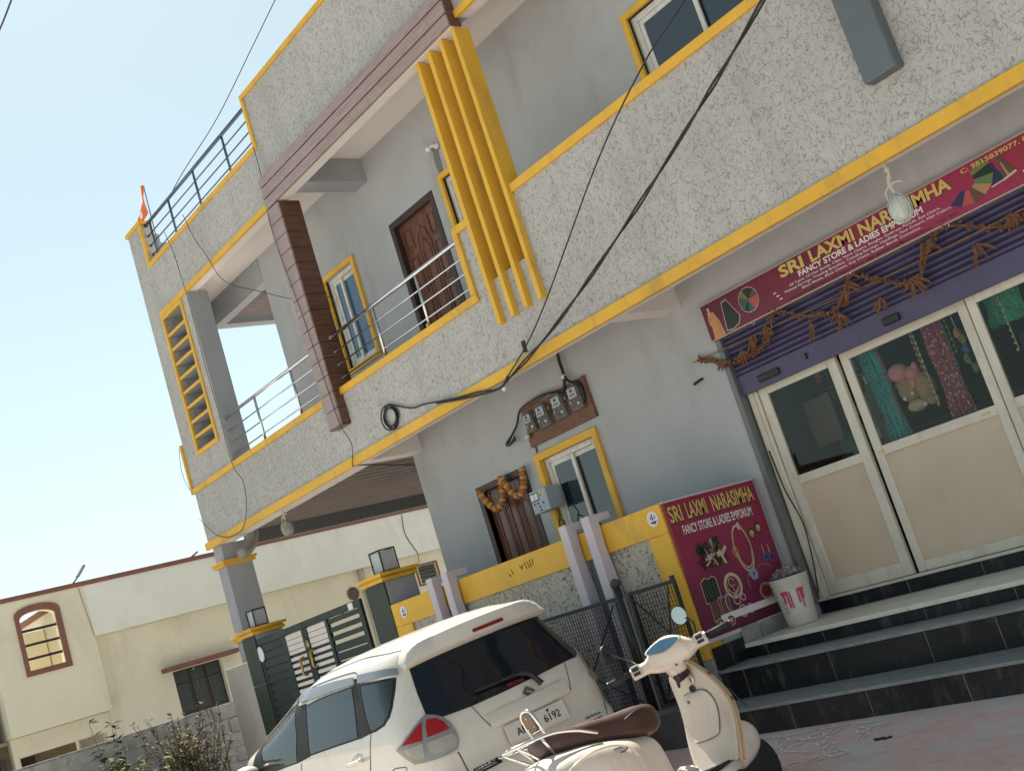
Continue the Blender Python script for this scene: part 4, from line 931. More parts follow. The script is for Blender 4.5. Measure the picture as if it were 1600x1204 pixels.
# door handle, mirror
hd = cbuild(MB().tube([skin(p, .03)[0] for p in bez([(1.19, .845, .925), (1.08, .845, .936), (.94, .842, .948)], 4)], .016, 8), 'door_handle', m_car, car, smooth=True)
cbuild(patch([(1.16, .845, .90), (.97, .843, .92), (.97, .843, .985), (1.03, .842, .995), (1.12, .843, .97), (1.16, .845, .955)], .002, .004, 2), 'handle_recess', MT['soffit'], hd, smooth=True)
mi_ = cbuild(MB().blob((3.12, .97, 1.0), .09, .12, .075, 3), 'door_mirror', m_car, car, smooth=True)
cbuild(MB().tube([(3.15, .84, .99), (3.12, .90, .98)], .03, 8), 'mirror_arm', m_trim, mi_, smooth=True)
# wheels
for (x, y) in ((.76, .74), (.76, -.74), (3.50, .74), (3.50, -.74)):
    sg = 1 if y > 0 else -1
    wh = cbuild(MB().lathe([(.19, -.09), (.27, -.095), (.30, -.07), (.305, 0), (.30, .07), (.27, .095), (.19, .09)], (x, y, .305), 28, 'Y'), 'wheel', MT['rubber'], car, smooth=True)
    cbuild(MB().lathe([(.19, -.09), (.195, .06), (.18, .085), (.05, .075), (.04, .09), (.0, .09)], (x, y, .305), 24, 'Y', Matrix.Scale(sg, 4, (0, 1, 0)) if sg < 0 else None), 'rim', flat('alloy', (.4, .4, .4), .3, .8), wh, smooth=True, angle=30)
    cbuild(MB().lathe([(.345, -.06), (.345, .108)], (x, y, .32), 28, 'Y', Matrix.Scale(sg, 4, (0, 1, 0)) if sg < 0 else None), 'wheel_arch', m_trim, wh)

# ================================================================ WHITE SCOOTER
scooter = thing('scooter', 'white motor scooter with brown seat leaning on its stand before the steps', 'scooter')
sy, sr, sp_ = R_(86), -.187, .055
hh = Vector((math.cos(sy), math.sin(sy), 0)); ll0 = Vector((-math.sin(sy), math.cos(sy), 0))
ll = ll0 * math.cos(sr) + Vector((0, 0, 1)) * math.sin(sr); uu = -ll0 * math.sin(sr) + Vector((0, 0, 1)) * math.cos(sr)
hp = hh * math.cos(sp_) + uu * math.sin(sp_); up_ = -hh * math.sin(sp_) + uu * math.cos(sp_)
SK = .97; SMx = Matrix((hp, ll, up_)).transposed().to_4x4() @ Matrix.Scale(SK, 4); SMx.translation = (-5.26, 4.32, -.205)
scooter.location = SMx.to_translation(); scooter.rotation_euler = SMx.to_euler(); scooter.scale = (SK,) * 3
def sbuild(mb, name, m, parent=None, **k):
    o = mb.build(name, m, None, **k); o.parent = parent or scooter; return o
ST = Matrix.Translation((1, 0, 0)) @ Matrix.Rotation(.73, 4, 'Z') @ Matrix.Translation((-1, 0, 0))
def steer(mb):
    for v in mb.bm.verts: v.co = ST @ v.co
    return mb
m_sc = paint('cream_white_scooter', (.66, .60, .51), .33, .04, 2, bmp=0, coat=.4, dirt=(.36, .28, .19), dirt_amt=.6, dscale=6)
m_seat = paint('brown_leatherette', (.062, .028, .02), .42, .2, 6, bmp=.12, bscale=120)
m_tan = flat('tan_guard_tube', (.42, .30, .18), .4)
def loft(secs, n=24, pw=.75):
    """superellipse sections along s: (s, t centre, z low, z high, half width)"""
    b = MB(); rings = []
    for s, tc, z0, z1, w_ in secs:
        ring = []
        for k in range(n):
            a = 2 * math.pi * k / n; c, q = math.cos(a), math.sin(a)
            ring.append(b.bm.verts.new((s, tc + w_ * math.copysign(abs(c) ** pw, c), (z0 + z1) / 2 + (z1 - z0) / 2 * math.copysign(abs(q) ** pw, q))))
        rings.append(ring)
    for a, c in zip(rings, rings[1:]):
        for k in range(n): b.bm.faces.new((a[k], a[(k + 1) % n], c[(k + 1) % n], c[k]))
    b.bm.faces.new(rings[0][::-1]); b.bm.faces.new(rings[-1]); return b
def dense(secs, k=4):
    P = bez([Vector(s[:3]) for s in secs], k); Q = bez([Vector((s[3], s[4], 0)) for s in secs], k)
    return [(p.x, p.y, p.z, q.x, q.y) for p, q in zip(P, Q)]
# rear body with bulging cowls
bodys = sbuild(loft(dense([(-.42, 0, .52, .60, .05), (-.38, 0, .42, .70, .15), (-.26, 0, .33, .755, .225), (-.08, 0, .27, .745, .27), (.10, 0, .25, .715, .275), (.26, 0, .25, .675, .25), (.38, 0, .25, .645, .195), (.47, 0, .24, .63, .15), (.52, 0, .26, .60, .125), (.535, 0, .35, .55, .10)]), 32, .62), 'rear_body', m_sc, smooth=True)
for sg in (-1, 1):
    P = []
    cw_ = sbuild(loft(dense([(-.34, sg * .16, .36, .66, .03), (-.26, sg * .18, .28, .695, .075), (-.1, sg * .20, .24, .705, .10), (.06, sg * .205, .23, .685, .10), (.18, sg * .195, .25, .64, .085), (.26, sg * .175, .32, .57, .06), (.29, sg * .16, .40, .50, .03)]), 24, .7), 'side_cowl', m_sc, smooth=True)
    sbuild(MB().tube(bez([(-.27, sg * .262, .62), (-.18, sg * .292, .655), (-.04, sg * .300, .668), (.10, sg * .292, .645), (.20, sg * .268, .595), (.255, sg * .24, .52), (.27, sg * .225, .44)], 6), .007, 6), 'cowl_rim', m_sc, cw_, smooth=True)
    if sg < 0:
        bd = sbuild(MB().prism([(.05 * math.cos(a) + (.028 if math.cos(a) > 0 else -.028), .017 * math.sin(a)) for a in [k * math.pi / 8 for k in range(16)]], .012, lambda u, v, t: (.10 + u, -.268 - t - .12 * (.62 - v - .6) , .615 + v - .12 * u)), 'badge', MT['blackplastic'], cw_)
        sbuild(MB().prism([(.043 * math.cos(a) + (.028 if math.cos(a) > 0 else -.028), .011 * math.sin(a)) for a in [k * math.pi / 8 for k in range(16)]], .004, lambda u, v, t: (.10 + u, -.2805 - t, .615 + v - .12 * u)), 'badge_face', flat('badge_grey', (.36, .35, .33), .3), bd)
# seat
sb = loft(dense([(-.20, 0, .775, .86, .08), (-.16, 0, .745, .878, .125), (-.05, 0, .72, .862, .145), (.10, 0, .69, .842, .15), (.28, 0, .648, .818, .152), (.44, 0, .615, .808, .148), (.55, 0, .605, .795, .13), (.62, 0, .62, .775, .10), (.66, 0, .65, .735, .055)]), 28, .62)
seat = sbuild(sb, 'seat', m_seat, smooth=True)
sbuild(MB().tube(bez([(.30, -.149, .74), (.42, -.15, .765), (.52, -.128, .765), (.585, -.09, .745)], 5), .0035, 5), 'piping', MT['doorframe'], seat)
# legshield: closed rings, inner face towards the rider
b = MB(); rings = []
rows = [(.205, .90, .14, -.16, .0), (.24, .915, .185, -.215, .02), (.35, .955, .215, -.255, .05), (.45, .99, .228, -.275, .07), (.55, 1.03, .225, -.28, .085), (.65, 1.045, .205, -.25, .09), (.74, 1.055, .20, -.185, .09), (.82, 1.062, .20, -.135, .08), (.87, 1.065, .185, -.10, .06), (.90, 1.068, .13, -.06, .03)]
for z, s, L, Rr, bl in rows:
    ring = []; n = 12
    for k in range(n + 1): t = k / n; y = L + (Rr - L) * t; ring.append((s + .022 * math.sin(math.pi * t) - .012 * abs(2 * t - 1) ** 4, y, z))
    for k in range(n + 1): t = 1 - k / n; y = L + (Rr - L) * t; ring.append((s + .02 + .02 * (1 - abs(2 * t - 1) ** 4) + bl * math.sin(math.pi * t) ** 2, y, z))
    rings.append([b.bm.verts.new(q) for q in ring])
for a, c in zip(rings, rings[1:]):
    n = len(a)
    for k in range(n): b.bm.faces.new((a[k], a[(k + 1) % n], c[(k + 1) % n], c[k]))
b.bm.faces.new(rings[0][::-1]); b.bm.faces.new(rings[-1])
shield = sbuild(b, 'legshield', m_sc, smooth=True, sub=1, angle=60)
def srow(z):
    for a, c in zip(rows, rows[1:]):
        if a[0] <= z <= c[0]: t = (z - a[0]) / (c[0] - a[0]); return a[1] + (c[1] - a[1]) * t
    return rows[-1][1]
gb = MB(); G_ = []
for z, L, Rr in ((.428, .165, -.07), (.44, .182, -.095), (.50, .186, -.115), (.56, .186, -.125), (.62, .18, -.122), (.67, .172, -.10), (.70, .155, -.06), (.718, .11, -.01)):
    G_.append([gb.bm.verts.new((srow(z) - .002 + .022 * math.sin(math.pi * .5) * 1.0 - .014 * (0 if k in (0, 10) else 1) - (0 if z not in (.428, .718) else -.012), L + (Rr - L) * (min(max(k - 1, 0), 8) / 8 if k not in (0, 10) else (0 if k == 0 else 1)), z)) for k in range(11)])
for a_, c_ in zip(G_, G_[1:]):
    for k in range(10): gb.bm.faces.new((a_[k], a_[k + 1], c_[k + 1], c_[k]))
sbuild(gb, 'glove_box', m_sc, shield, smooth=True, angle=40)
sbuild(MB().tube(bez([(srow(z) + .010, y, z) for y, z in ((.19, .44), (.19, .60), (.165, .70), (.10, .722), (0, .716), (-.07, .70), (-.118, .65), (-.13, .57), (-.105, .46), (-.06, .425), (.08, .425), (.19, .44))], 4), .0022, 5), 'glove_box_seam', m_seam, shield)
for (u, v, r0) in ((.028, .735, .024), (.105, .672, .012)):
    sbuild(MB().lathe([(r0, 0), (r0 * .9, .008), (r0 * .5, .009), (r0 * .45, .004)], (srow(v) + .012, u, v), 14, 'X', Matrix.Scale(-1, 4, (1, 0, 0))), 'lock', MT['blackplastic'], shield, smooth=False)
sbuild(MB().blob((srow(.8) + .008, .13, .805), .008, .014, .035, 2, 0, Matrix.Rotation(.3, 3, 'X')), 'hook_recess', MT['blackplastic'], shield)
sbuild(MB().blob((srow(.79) + .010, .0, .79), .007, .026, .035, 2), 'hook_plate', m_sc, shield, smooth=True)
sbuild(MB().blob((srow(.79) + .004, .0, .785), .008, .007, .018, 2), 'keyhole', MT['darksteel'], shield)
# guard tubes along the near edge of the legshield
for off in (0, .03):
    sbuild(MB().tube(bez([(1.045 - off, -.075 - off * .3, .905), (1.06 - off, -.165 - off * .3, .80), (1.06 - off, -.235 - off * .3, .69), (1.045 - off, -.285 - off * .3, .585), (1.01 - off, -.30 - off * .3, .48), (.96 - off, -.285 - off * .3, .34), (.93 - off, -.255 - off * .3, .24)], 6), .009, 8), 'guard_tube', m_tan, shield, smooth=True)
for z, s, t in ((.77, 1.05, -.19), (.58, 1.035, -.285)): sbuild(MB().blob((s, t, z), .018, .018, .018, 1), 'clamp', flat('rusty_clamp', (.12, .06, .03), .8), shield)
sbuild(MB().tube([(1.03, -.30, .66), (1.03, -.335, .60), (1.03, -.36, .54), (1.03, -.385, .50)], .005, 6), 'cable_end', MT['black'], shield)
# neck, floorboard, mat, crumpled cover lying on it
sbuild(MB().tube([(1.04, .02, .82), (1.0, .02, .93)], .055, 14), 'steering_neck', MT['blackplastic'], smooth=True)
fl = sbuild(loft([(.46, 0, .20, .27, .14), (.55, 0, .19, .255, .20), (.75, -.01, .19, .25, .215), (.95, -.02, .20, .27, .20)], 20, .4), 'floorboard', m_sc, smooth=True)
sbuild(MB().box(.55, .93, -.18, .15, .25, .268), 'floor_mat', MT['rubber'], fl, bev=.012)
for k in range(5): sbuild(MB().box(.56, .92, -.15 + k * .055, -.13 + k * .055, .268, .276), 'mat_rib', MT['rubber'], fl)
rg = MB().blob((.70, .03, .305), .10, .09, .05, 3, .45)
rag = tag(sbuild(rg, 'crumpled_cloth', paint('cream_cloth', (.60, .55, .44), .8, .1, 20)), 'crumpled cream cloth lying on the scooter floorboard', 'cloth')
rag.parent = None; rag.matrix_world = SMx
# front fender, wheel, fork
fw = sbuild(MB().lathe([(.10, -.05), (.165, -.055), (.195, -.04), (.205, 0), (.195, .04), (.165, .055), (.10, .05)], (1.185, 0, .15), 26, 'Y'), 'wheel', MT['rubber'], smooth=True)
sbuild(MB().lathe([(.10, -.045), (.03, -.05), (.03, .05), (.10, .045)], (1.185, 0, .15), 20, 'Y'), 'rim', flat('dark_rim', (.09, .09, .09), .4, .6), fw, smooth=True, angle=30)
sbuild(loft(dense([(1.0, .0, .18, .38, .06), (1.08, .0, .17, .43, .10), (1.18, .0, .19, .455, .105), (1.25, .0, .22, .44, .095), (1.30, .0, .26, .395, .07), (1.318, .0, .29, .36, .03)]), 22, .8), 'front_fender', m_sc, smooth=True)
rw = sbuild(MB().lathe([(.10, -.055), (.18, -.06), (.215, -.045), (.225, 0), (.215, .045), (.18, .06), (.10, .055)], (0, .03, .225), 26, 'Y'), 'wheel', MT['rubber'], smooth=True)
sbuild(MB().lathe([(.10, -.045), (.03, -.05), (.03, .05), (.10, .045)], (0, .03, .225), 20, 'Y'), 'rim', flat('dark_rim2', (.09, .09, .09), .4, .6), rw, smooth=True, angle=30)
sbuild(MB().tube([(.45, .10, .26), (.40, .28, .035)], .012, 8), 'side_stand', MT['black'])
# handlebar cover with speedometer, grips, switches
hb = []
def head_section(t):
    a = abs(t + .01); k = max(0, 1 - (a / .17) ** 2); e = max(0, 1 - (a / .30) ** 4)
    z0 = 1.012 - .165 * t * 0; lift = .014 * math.copysign(1, -t) * 0
    zc = .985 + .0 * t; top = zc + .028 + .085 * k ** 1.3; bot = zc - .052 - .045 * k ** .9
    return bot, top
b = MB(); rings = []
for i in range(25):
    t = -.265 + .53 * i / 24; bot, top = head_section(t); dz = -.16 * t; ring = []
    wd = .046 + .036 * max(0, 1 - (abs(t) / .2) ** 2)
    for k in range(20):
        a = 2 * math.pi * k / 20; c, q = math.cos(a), math.sin(a)
        ring.append(b.bm.verts.new((1.0 + wd * math.copysign(abs(c) ** .8, c), t, (bot + top) / 2 + dz * 0 + (top - bot) / 2 * math.copysign(abs(q) ** .85, q))))
    rings.append(ring)
for a, c in zip(rings, rings[1:]):
    for k in range(20): b.bm.faces.new((a[k], a[(k + 1) % 20], c[(k + 1) % 20], c[k]))
b.bm.faces.new(rings[0][::-1]); b.bm.faces.new(rings[-1])
head = sbuild(steer(b), 'handlebar_cover', m_sc, smooth=True, angle=50)
al = [(.105 * math.cos(a) * (1 if abs(math.cos(a)) < .95 else 1.06), .036 * math.sin(a) * (1 - .25 * abs(math.cos(a)))) for a in [k * math.pi / 10 for k in range(20)]]
sbuild(steer(MB().prism([(u * 1.13, v * 1.3) for u, v in al], .05, lambda u, v, t: (.905 + t + v * .62, .0 + u, 1.045 + v))), 'dial_rim', m_sc, head, bev=.004)
sbuild(steer(MB().prism(al, .012, lambda u, v, t: (.899 + t + v * .62, .0 + u, 1.045 + v))), 'speedometer', glass_dark('blue_dial_glass', (.05, .12, .19), .06, 1.7), head)
sbuild(steer(MB().blob((.942, -.02, .905), .012, .01, .01, 1)), 'screw', MT['darksteel'], head)
nk = MB(); nk.tube([(1.0, .0, .98), (1.03, .0, .90), (1.045, .0, .86)], [.085, .075, .06], 14); sbuild(steer(nk), 'headset_neck', m_sc, head, smooth=True)
for sg in (-1, 1):
    y0 = sg * .262
    g = sbuild(steer(MB().tube([(1.0, y0, .985), (1.0, sg * .43, .985)], [.019] * 2, 12)), 'grip', MT['rubber'], head, smooth=True)
    sbuild(steer(MB().tube(bez([(1.035, sg * .25, .985), (1.055, sg * .30, .985), (1.058, sg * .42, .982)], 4), .006, 6)), 'lever', MT['steel'], g, smooth=True)
    sbuild(steer(MB().tube([(1.0, sg * .428, .985), (1.0, sg * .44, .985)], .021, 12)), 'grip_end', MT['black'], g)
    sb_ = sbuild(steer(MB().box(.935, .985, sg * .195, sg * .255, .948, 1.018)), 'switch_box', m_sc, head, bev=.005)
    for z0, z1 in ((.954, .974), (.982, 1.006)): sbuild(steer(MB().box(.929, .936, sg * .203, sg * .247, z0, z1)), 'switch', MT['blackplastic'], sb_)
# mirrors on stalks
mr_glass = flat('mirror_glass', (.75, .72, .62), .05, 1)
def mirror(base, elbow, c, face):
    f = Vector(face).normalized()
    st_ = sbuild(MB().tube(bez([base, elbow, Vector(c) - f * .022], 6), .006, 8), 'mirror', MT['black'], smooth=True); ux = Vector((0, 0, 1)).cross(f).normalized(); uz = f.cross(ux)
    pts = [(.052 * math.cos(a), .064 * math.sin(a)) for a in [k * math.pi / 12 for k in range(24)]]
    sbuild(MB().prism(pts, .018, lambda u, v, t: Vector(c) + ux * u + uz * v - f * t), 'mirror_shell', MT['blackplastic'], st_)
    sbuild(MB().prism([(u * .90, v * .90) for u, v in pts], .002, lambda u, v, t: Vector(c) + ux * u + uz * v + f * (.001 + t)), 'mirror_glass', mr_glass, st_)

mirror(ST @ Vector((1.0, -.215, 1.02)), ST @ Vector((1.03, -.225, 1.10)), ST @ Vector((1.05, -.165, 1.17)), (-.65, -.75, .05))
mirror(ST @ Vector((1.0, .215, 1.02)), ST @ Vector((1.03, .25, 1.06)), ST @ Vector((1.05, .375, 1.16)), (-.2, .95, .1))
# chrome rack, backrest and tail lamp
rk = MB()
for sg in (-1, 1): rk.tube(bez([(-.40, sg * .06, .872), (-.30, sg * .115, .868), (-.15, sg * .15, .855), (-.02, sg * .17, .815), (.06, sg * .175, .775), (.11, sg * .175, .75)], 5), .0115, 9)
for a, b_ in (((-.36, -.08, .868), (-.22, -.06, .74)), ((-.36, .08, .868), (-.22, .06, .74)), ((-.22, -.13, .86), (-.16, -.10, .75)), ((-.22, .13, .86), (-.16, .10, .75)), ((-.40, -.06, .872), (-.40, .06, .872)), ((-.28, -.12, .866), (-.28, .12, .866))): rk.tube([a, b_], .009, 8)
rack = sbuild(rk, 'luggage_rack', MT['chrome'], smooth=True)
br = MB().tube(bez([(-.13, -.062, .80), (-.145, -.064, .90), (-.158, -.062, .975), (-.165, -.048, 1.02), (-.167, 0, 1.035), (-.165, .048, 1.02), (-.158, .062, .975), (-.145, .064, .90), (-.13, .062, .80)], 5), .010, 9)
br.tube([(-.146, -.062, .905), (-.146, .062, .905)], .009, 8)
bkr = sbuild(br, 'backrest', MT['chrome'], smooth=True)
sbuild(MB().blob((-.146, 0, .965), .018, .054, .060, 3), 'pad', m_seat, bkr, smooth=True)
sbuild(MB().prism([(.052 * math.copysign(abs(math.cos(a)) ** .6, math.cos(a)), .056 * math.copysign(abs(math.sin(a)) ** .6, math.sin(a))) for a in [k * math.pi / 8 for k in range(16)]], .006, lambda u, v, t: (-.168 + t - v * .12, u, .965 + v)), 'pad_back', paint('tan_backing', (.19, .12, .07), .6, .15, 30), bkr)
for u, v in ((0, .03), (-.035, -.03), (.035, -.03)): sbuild(MB().blob((-.170 - v * .12, u, .965 + v), .004, .006, .006, 1), 'rivet', MT['steel'], bkr)
tl = sbuild(MB().blob((-.40, 0, .655), .05, .085, .055, 3), 'tail_lamp', MT['chrome'], smooth=True)
sbuild(MB().blob((-.418, 0, .66), .05, .07, .042, 3), 'lens', m_red, tl, smooth=True)
sbuild(MB().box(-.47, -.455, -.08, .08, .40, .55), 'number_plate', MT['whiteprint'], bev=.003)

# ================================================================ SIGNS
def sign_bg(name, stops, axis, o, L, rough=.45):
    """printed backdrop: a printed colour gradient across the sheet"""
    m, n, p = newmat(name); tc = n.nodes.new('ShaderNodeTexCoord'); sx = n.nodes.new('ShaderNodeSeparateXYZ'); n.links.new(tc.outputs['Object'], sx.inputs[0])
    f = math_(n, 'DIVIDE', math_(n, 'SUBTRACT', sx.outputs[axis], o), L)
    f = math_(n, 'ADD', f, math_(n, 'MULTIPLY', math_(n, 'SUBTRACT', noise(n, tc.outputs['Object'], 2.2, 3), .5), .6))
    c = ramp(n, f, stops); n.links.new(c, p.inputs['Base Color']); p.inputs['Roughness'].default_value = rough
    bump(n, p, noise(n, tc.outputs['Object'], 5, 3), .08, .02); return m
m_sg = sign_bg('shop_sign_print', [(0, (.10, .010, .030)), (.35, (.17, .012, .04)), (.7, (.30, .018, .075)), (1, (.27, .018, .03))], 0, -6.45, 3.6)
m_bd = sign_bg('board_print', [(0, (.075, .010, .035)), (.3, (.16, .016, .06)), (.65, (.26, .018, .065)), (1, (.25, .016, .05))], 2, .66, 1.1)
m_edge = flat('sign_edge', (.42, .33, .28), .6)
M_ = {k: flat('print_' + k, c, .5) for k, c in dict(orange=(.55, .22, .08), skin=(.5, .3, .2), dgreen=(.01, .022, .02), teal=(.015, .12, .09), red=(.42, .07, .06), brown=(.10, .055, .04), olive=(.16, .17, .04), navy=(.012, .02, .075), tan=(.40, .22, .10), outline=(.5, .36, .36), cream=(.55, .47, .32), grey=(.3, .29, .27), blue=(.05, .10, .25), sky=(.25, .33, .42), lgreen=(.10, .17, .07)).items()}
shop = thing('shop_sign', 'long magenta shop sign above the purple shutter with gold lettering', 'sign', (-4.7, 7.97, 2.99))
MB().box(-6.45, -2.2, 7.945, 7.975, 2.985, 3.295).build('panel', m_sg, shop)
for z0 in (3.296, 2.974): MB().box(-6.46, -2.2, 7.938, 7.98, z0, z0 + .01).build('edge_strip', m_edge, shop)
EX, EZ = (1, 0, 0), (0, 0, 1); YS = 7.945
def sign_text(s, x, z, h, w, mtl, bold=.0, depth=.002, name='lettering'):
    return text_mb(s, (x, YS, z), EX, EZ, h, w, bold, depth).build(name, mtl, shop, fix=False)
for s, x, w in (('SRI', -5.565, .245), ('LAXMI', -5.25, .43), ('NARASIMHA', -4.765, .80)):
    sign_text(s, x + .006, 3.188, .09, w, MT['blackprint'], .045, .0015); sign_text(s, x, 3.192, .09, w, MT['gold'], .035, .003)
sign_text('FANCY STORE & LADIES EMPORIUM', -5.40, 3.132, .046, 1.17, MT['whiteprint'], .03, .002)
for i, (s, x, w) in enumerate((('All Types Of Hair Bands, Clips, Neck Chains, Bangles, Eyebrow Pencils, Eye Liners,', -5.52, 1.42), ('Makeup Earrings, Trending Bracelets, Trending Earrings, Handbags, Face Creams, Hair Colors,', -5.58, 1.56), ('Black Metals, Black Chains, Key Chains, Rubber Bands, Cosmetics,', -5.41, 1.12))):
    sign_text(s, x, 3.097 - i * .032, .019, w, MT['whiteprint'], .004, .002)
sign_text('Krishna Reddy Colony, Sri Nagar, Behind LMS, Mental and Maternity Road', -5.55, 2.996, .020, 1.33, MT['blackprint'], .01, .002)
sign_text('Opp. Bus', -4.17, 3.008, .018, .17, MT['blackprint'], .01, .002)
m_ph = flat('yellow_print', (.62, .50, .16), .5)
sign_text('C: 9515839077, 8008', -3.865, 3.245, .032, .62, m_ph, .012, .002)
for i in range(3): MB().box(-5.69 + i * .02, -5.66 + i * .02, YS - .002, YS, 3.10 - i * .032, 3.108 - i * .032).build('bullet', MT['whiteprint'], shop)
def pic(parent, polys, f, name='picture', d0=.001):
    """flat printed pictures: each polygon slightly above the last"""
    for i, (mtl, pts) in enumerate(polys):
        b = MB(); vs_ = [b.bm.verts.new(f(u, v, d0 + .0007 * i)) for u, v in pts]
        for t in tessellate_polygon([[Vector((u, v, 0)) for u, v in pts]]): b.bm.faces.new([vs_[k] for k in t])
        b.build(name, M_[mtl] if isinstance(mtl, str) else mtl, parent)
def circ(cx, cy, rx, ry, a0=0, a1=360, n=14): return [(cx + rx * math.cos(R_(a0 + (a1 - a0) * k / n)), cy + ry * math.sin(R_(a0 + (a1 - a0) * k / n))) for k in range(n + (a1 - a0 < 360))]
fS = lambda x0, z0: (lambda u, v, d: (x0 + u, YS - d, z0 + v))
# woman in an orange sari
pic(shop, [('dgreen', circ(.075, .262, .024, .03)), ('skin', circ(.072, .255, .015, .021)), ('skin', [(.055, .235), (.09, .235), (.10, .20), (.05, .19)]), ('orange', [(.07, .215), (.115, .225), (.155, .13), (.175, .0), (.045, .0), (.055, .10)]), ('tan', [(.10, .20), (.135, .17), (.16, .05), (.15, .0), (.12, .0), (.115, .10)]), ('skin', [(.045, .20), (.058, .20), (.062, .12), (.045, .12)]), ('skin', [(.045, .125), (.062, .12), (.11, .075), (.105, .062)])], fS(-6.45, 2.986))
# black skirt and wheel of folded cloth
sk = [(.06, .24), (.115, .25), (.20, .08), (.17, .025), (.10, .0), (.03, .01)]
pic(shop, [('outline', [(.115 + (u - .115) * 1.10, .12 + (v - .12) * 1.07) for u, v in sk]), ('dgreen', sk)], fS(-6.28, 3.0))
pic(shop, [('outline', circ(.10, .10, .108, .108))] + [(c, [(.10, .10)] + circ(.10, .10, .10, .10, a, a + 36, 4)) for c, a in zip(('dgreen', 'dgreen', 'olive', 'brown', 'teal', 'dgreen', 'teal', 'red', 'red', 'brown'), range(40, 400, 36))] , fS(-6.04, 3.06))
# fan of skirts and two dresses at the right
pic(shop, [(c, [(.15 + .07 * math.cos(R_(a)), .02 + .07 * math.sin(R_(a))), (.15 + .07 * math.cos(R_(a + 26)), .02 + .07 * math.sin(R_(a + 26))), (.15 + .23 * math.cos(R_(a + 26)), .02 + .18 * math.sin(R_(a + 26))), (.15 + .23 * math.cos(R_(a)), .02 + .18 * math.sin(R_(a)))]) for c, a in (('olive', 196), ('dgreen', 170), ('lgreen', 144), ('tan', 118), ('brown', 92), ('red', 66), ('navy', 40))], lambda u, v, d: (-3.98 + .26 - u * .92, YS - d, 3.20 - v * .9))
pic(shop, [('navy', [(.02, .15), (.07, .15), (.075, .10), (.115, .01), (.0, .0), (.015, .09)]), ('cream', [(.0, .0), (.115, .01), (.115, .0), (.0, -.01)]), ('brown', [(.10, .17), (.135, .165), (.20, .03), (.10, .01), (.10, .09)]), ('tan', [(.115, .12), (.125, .12), (.15, .02), (.13, .02)]), ('cream', [(.10, .01), (.20, .03), (.205, .015), (.10, -.005)])], fS(-3.70, 3.07))
MB().box(-3.46, -3.36, YS - .002, YS, 3.055, 3.07).build('print_bar', MT['whiteprint'], shop)
for x in (-5.98, -4.95, -4.1): MB().tube([(x + .014 * math.cos(a), 7.945, 2.966 + .014 * math.sin(a)) for a in [k * math.pi / 5 for k in range(11)]], .003, 5).build('eyelet', MT['steel'], shop)

# board on the return wall (faces +X): u runs along Y, v up
bdt = thing('shop_board', 'square magenta board of jewellery pictures on the wall beside the steps', 'sign', (-6.54, 7.37, .66))
XB = -6.53
MB().box(-6.553, XB, 6.815, 7.935, .672, 1.762).build('panel', m_bd, bdt)
MB().box(-6.554, XB - .002, 6.805, 7.94, 1.763, 1.778).build('edge_strip', MT['lilac'], bdt); MB().box(-6.554, XB - .002, 6.815, 7.935, .640, .671).build('edge_strip', MT['lilac'], bdt)
EYb = (0, 1, 0)
def btext(s, y, z, h, w, mtl, bold=0, depth=.002): return text_mb(s, (XB, y, z), EYb, EZ, h, w, bold, depth).build('lettering', mtl, bdt, fix=False)
for s, y, w in (('SRI', 6.835, .15), ('LAXMI', 7.04, .245), ('NARASIMHA', 7.35, .53)):
    btext(s, y + .006, 1.592, .125, w, MT['blackprint'], .03, .0012); btext(s, y, 1.60, .125, w, MT['gold'], .02, .0026)
btext('FANCY STORE & LADIES EMPORIUM', 6.935, 1.487, .07, .86, MT['whiteprint'], .02)
MB().box(XB, XB + .003, 7.03, 7.93, .755, .81).build('print_bar', MT['whiteprint'], bdt)
fB = lambda y0, z0: (lambda u, v, d: (XB + d, y0 + u, z0 + v))
def ring(cx, cy, r, w, a0=0, a1=360, n=16, e=1.0):
    o = circ(cx, cy, r, r * e, a0, a1, n); i = circ(cx, cy, r - w, (r - w) * e, a0, a1, n)
    return [q for k in range(len(o) - 1) for q in ()] or [(o[k], o[(k + 1) % len(o)], i[(k + 1) % len(i)], i[k]) for k in range(len(o) if a1 - a0 >= 360 else len(o) - 1)]
def rings(parent, mtl, specs, f, d=.002):
    b = MB()
    for sp in specs:
        for q in ring(*sp): b.quad(*[f(u, v, d) for u, v in q])
    b.build('picture', M_[mtl], parent)
# heap of make-up things
mk = []
for k in range(46):
    a = rnd.random() * 6.28; r = rnd.random() ** .6; cx, cy = .17 + .155 * r * math.cos(a), .13 + .085 * r * math.sin(a); an = rnd.random() * 3.14; l1, w1 = .02 + rnd.random() * .035, .006 + rnd.random() * .012
    ca, sa = math.cos(an), math.sin(an); mk.append((rnd.choice(('cream', 'grey', 'brown', 'dgreen', 'cream', 'dgreen', 'tan', 'outline')), [(cx + ca * i * l1 - sa * j * w1, cy + sa * i * l1 + ca * j * w1) for i, j in ((-1, -1), (1, -1), (1, 1), (-1, 1))]))
pic(bdt, [('dgreen', [(.01, .19), (.06, .26), (.11, .2), (.06, .13)]), ('dgreen', [(.20, .25), (.31, .27), (.31, .15), (.21, .16)]), ('grey', [(.2, .255), (.23, .262), (.23, .16), (.205, .16)])] + mk, fB(6.98, 1.14))
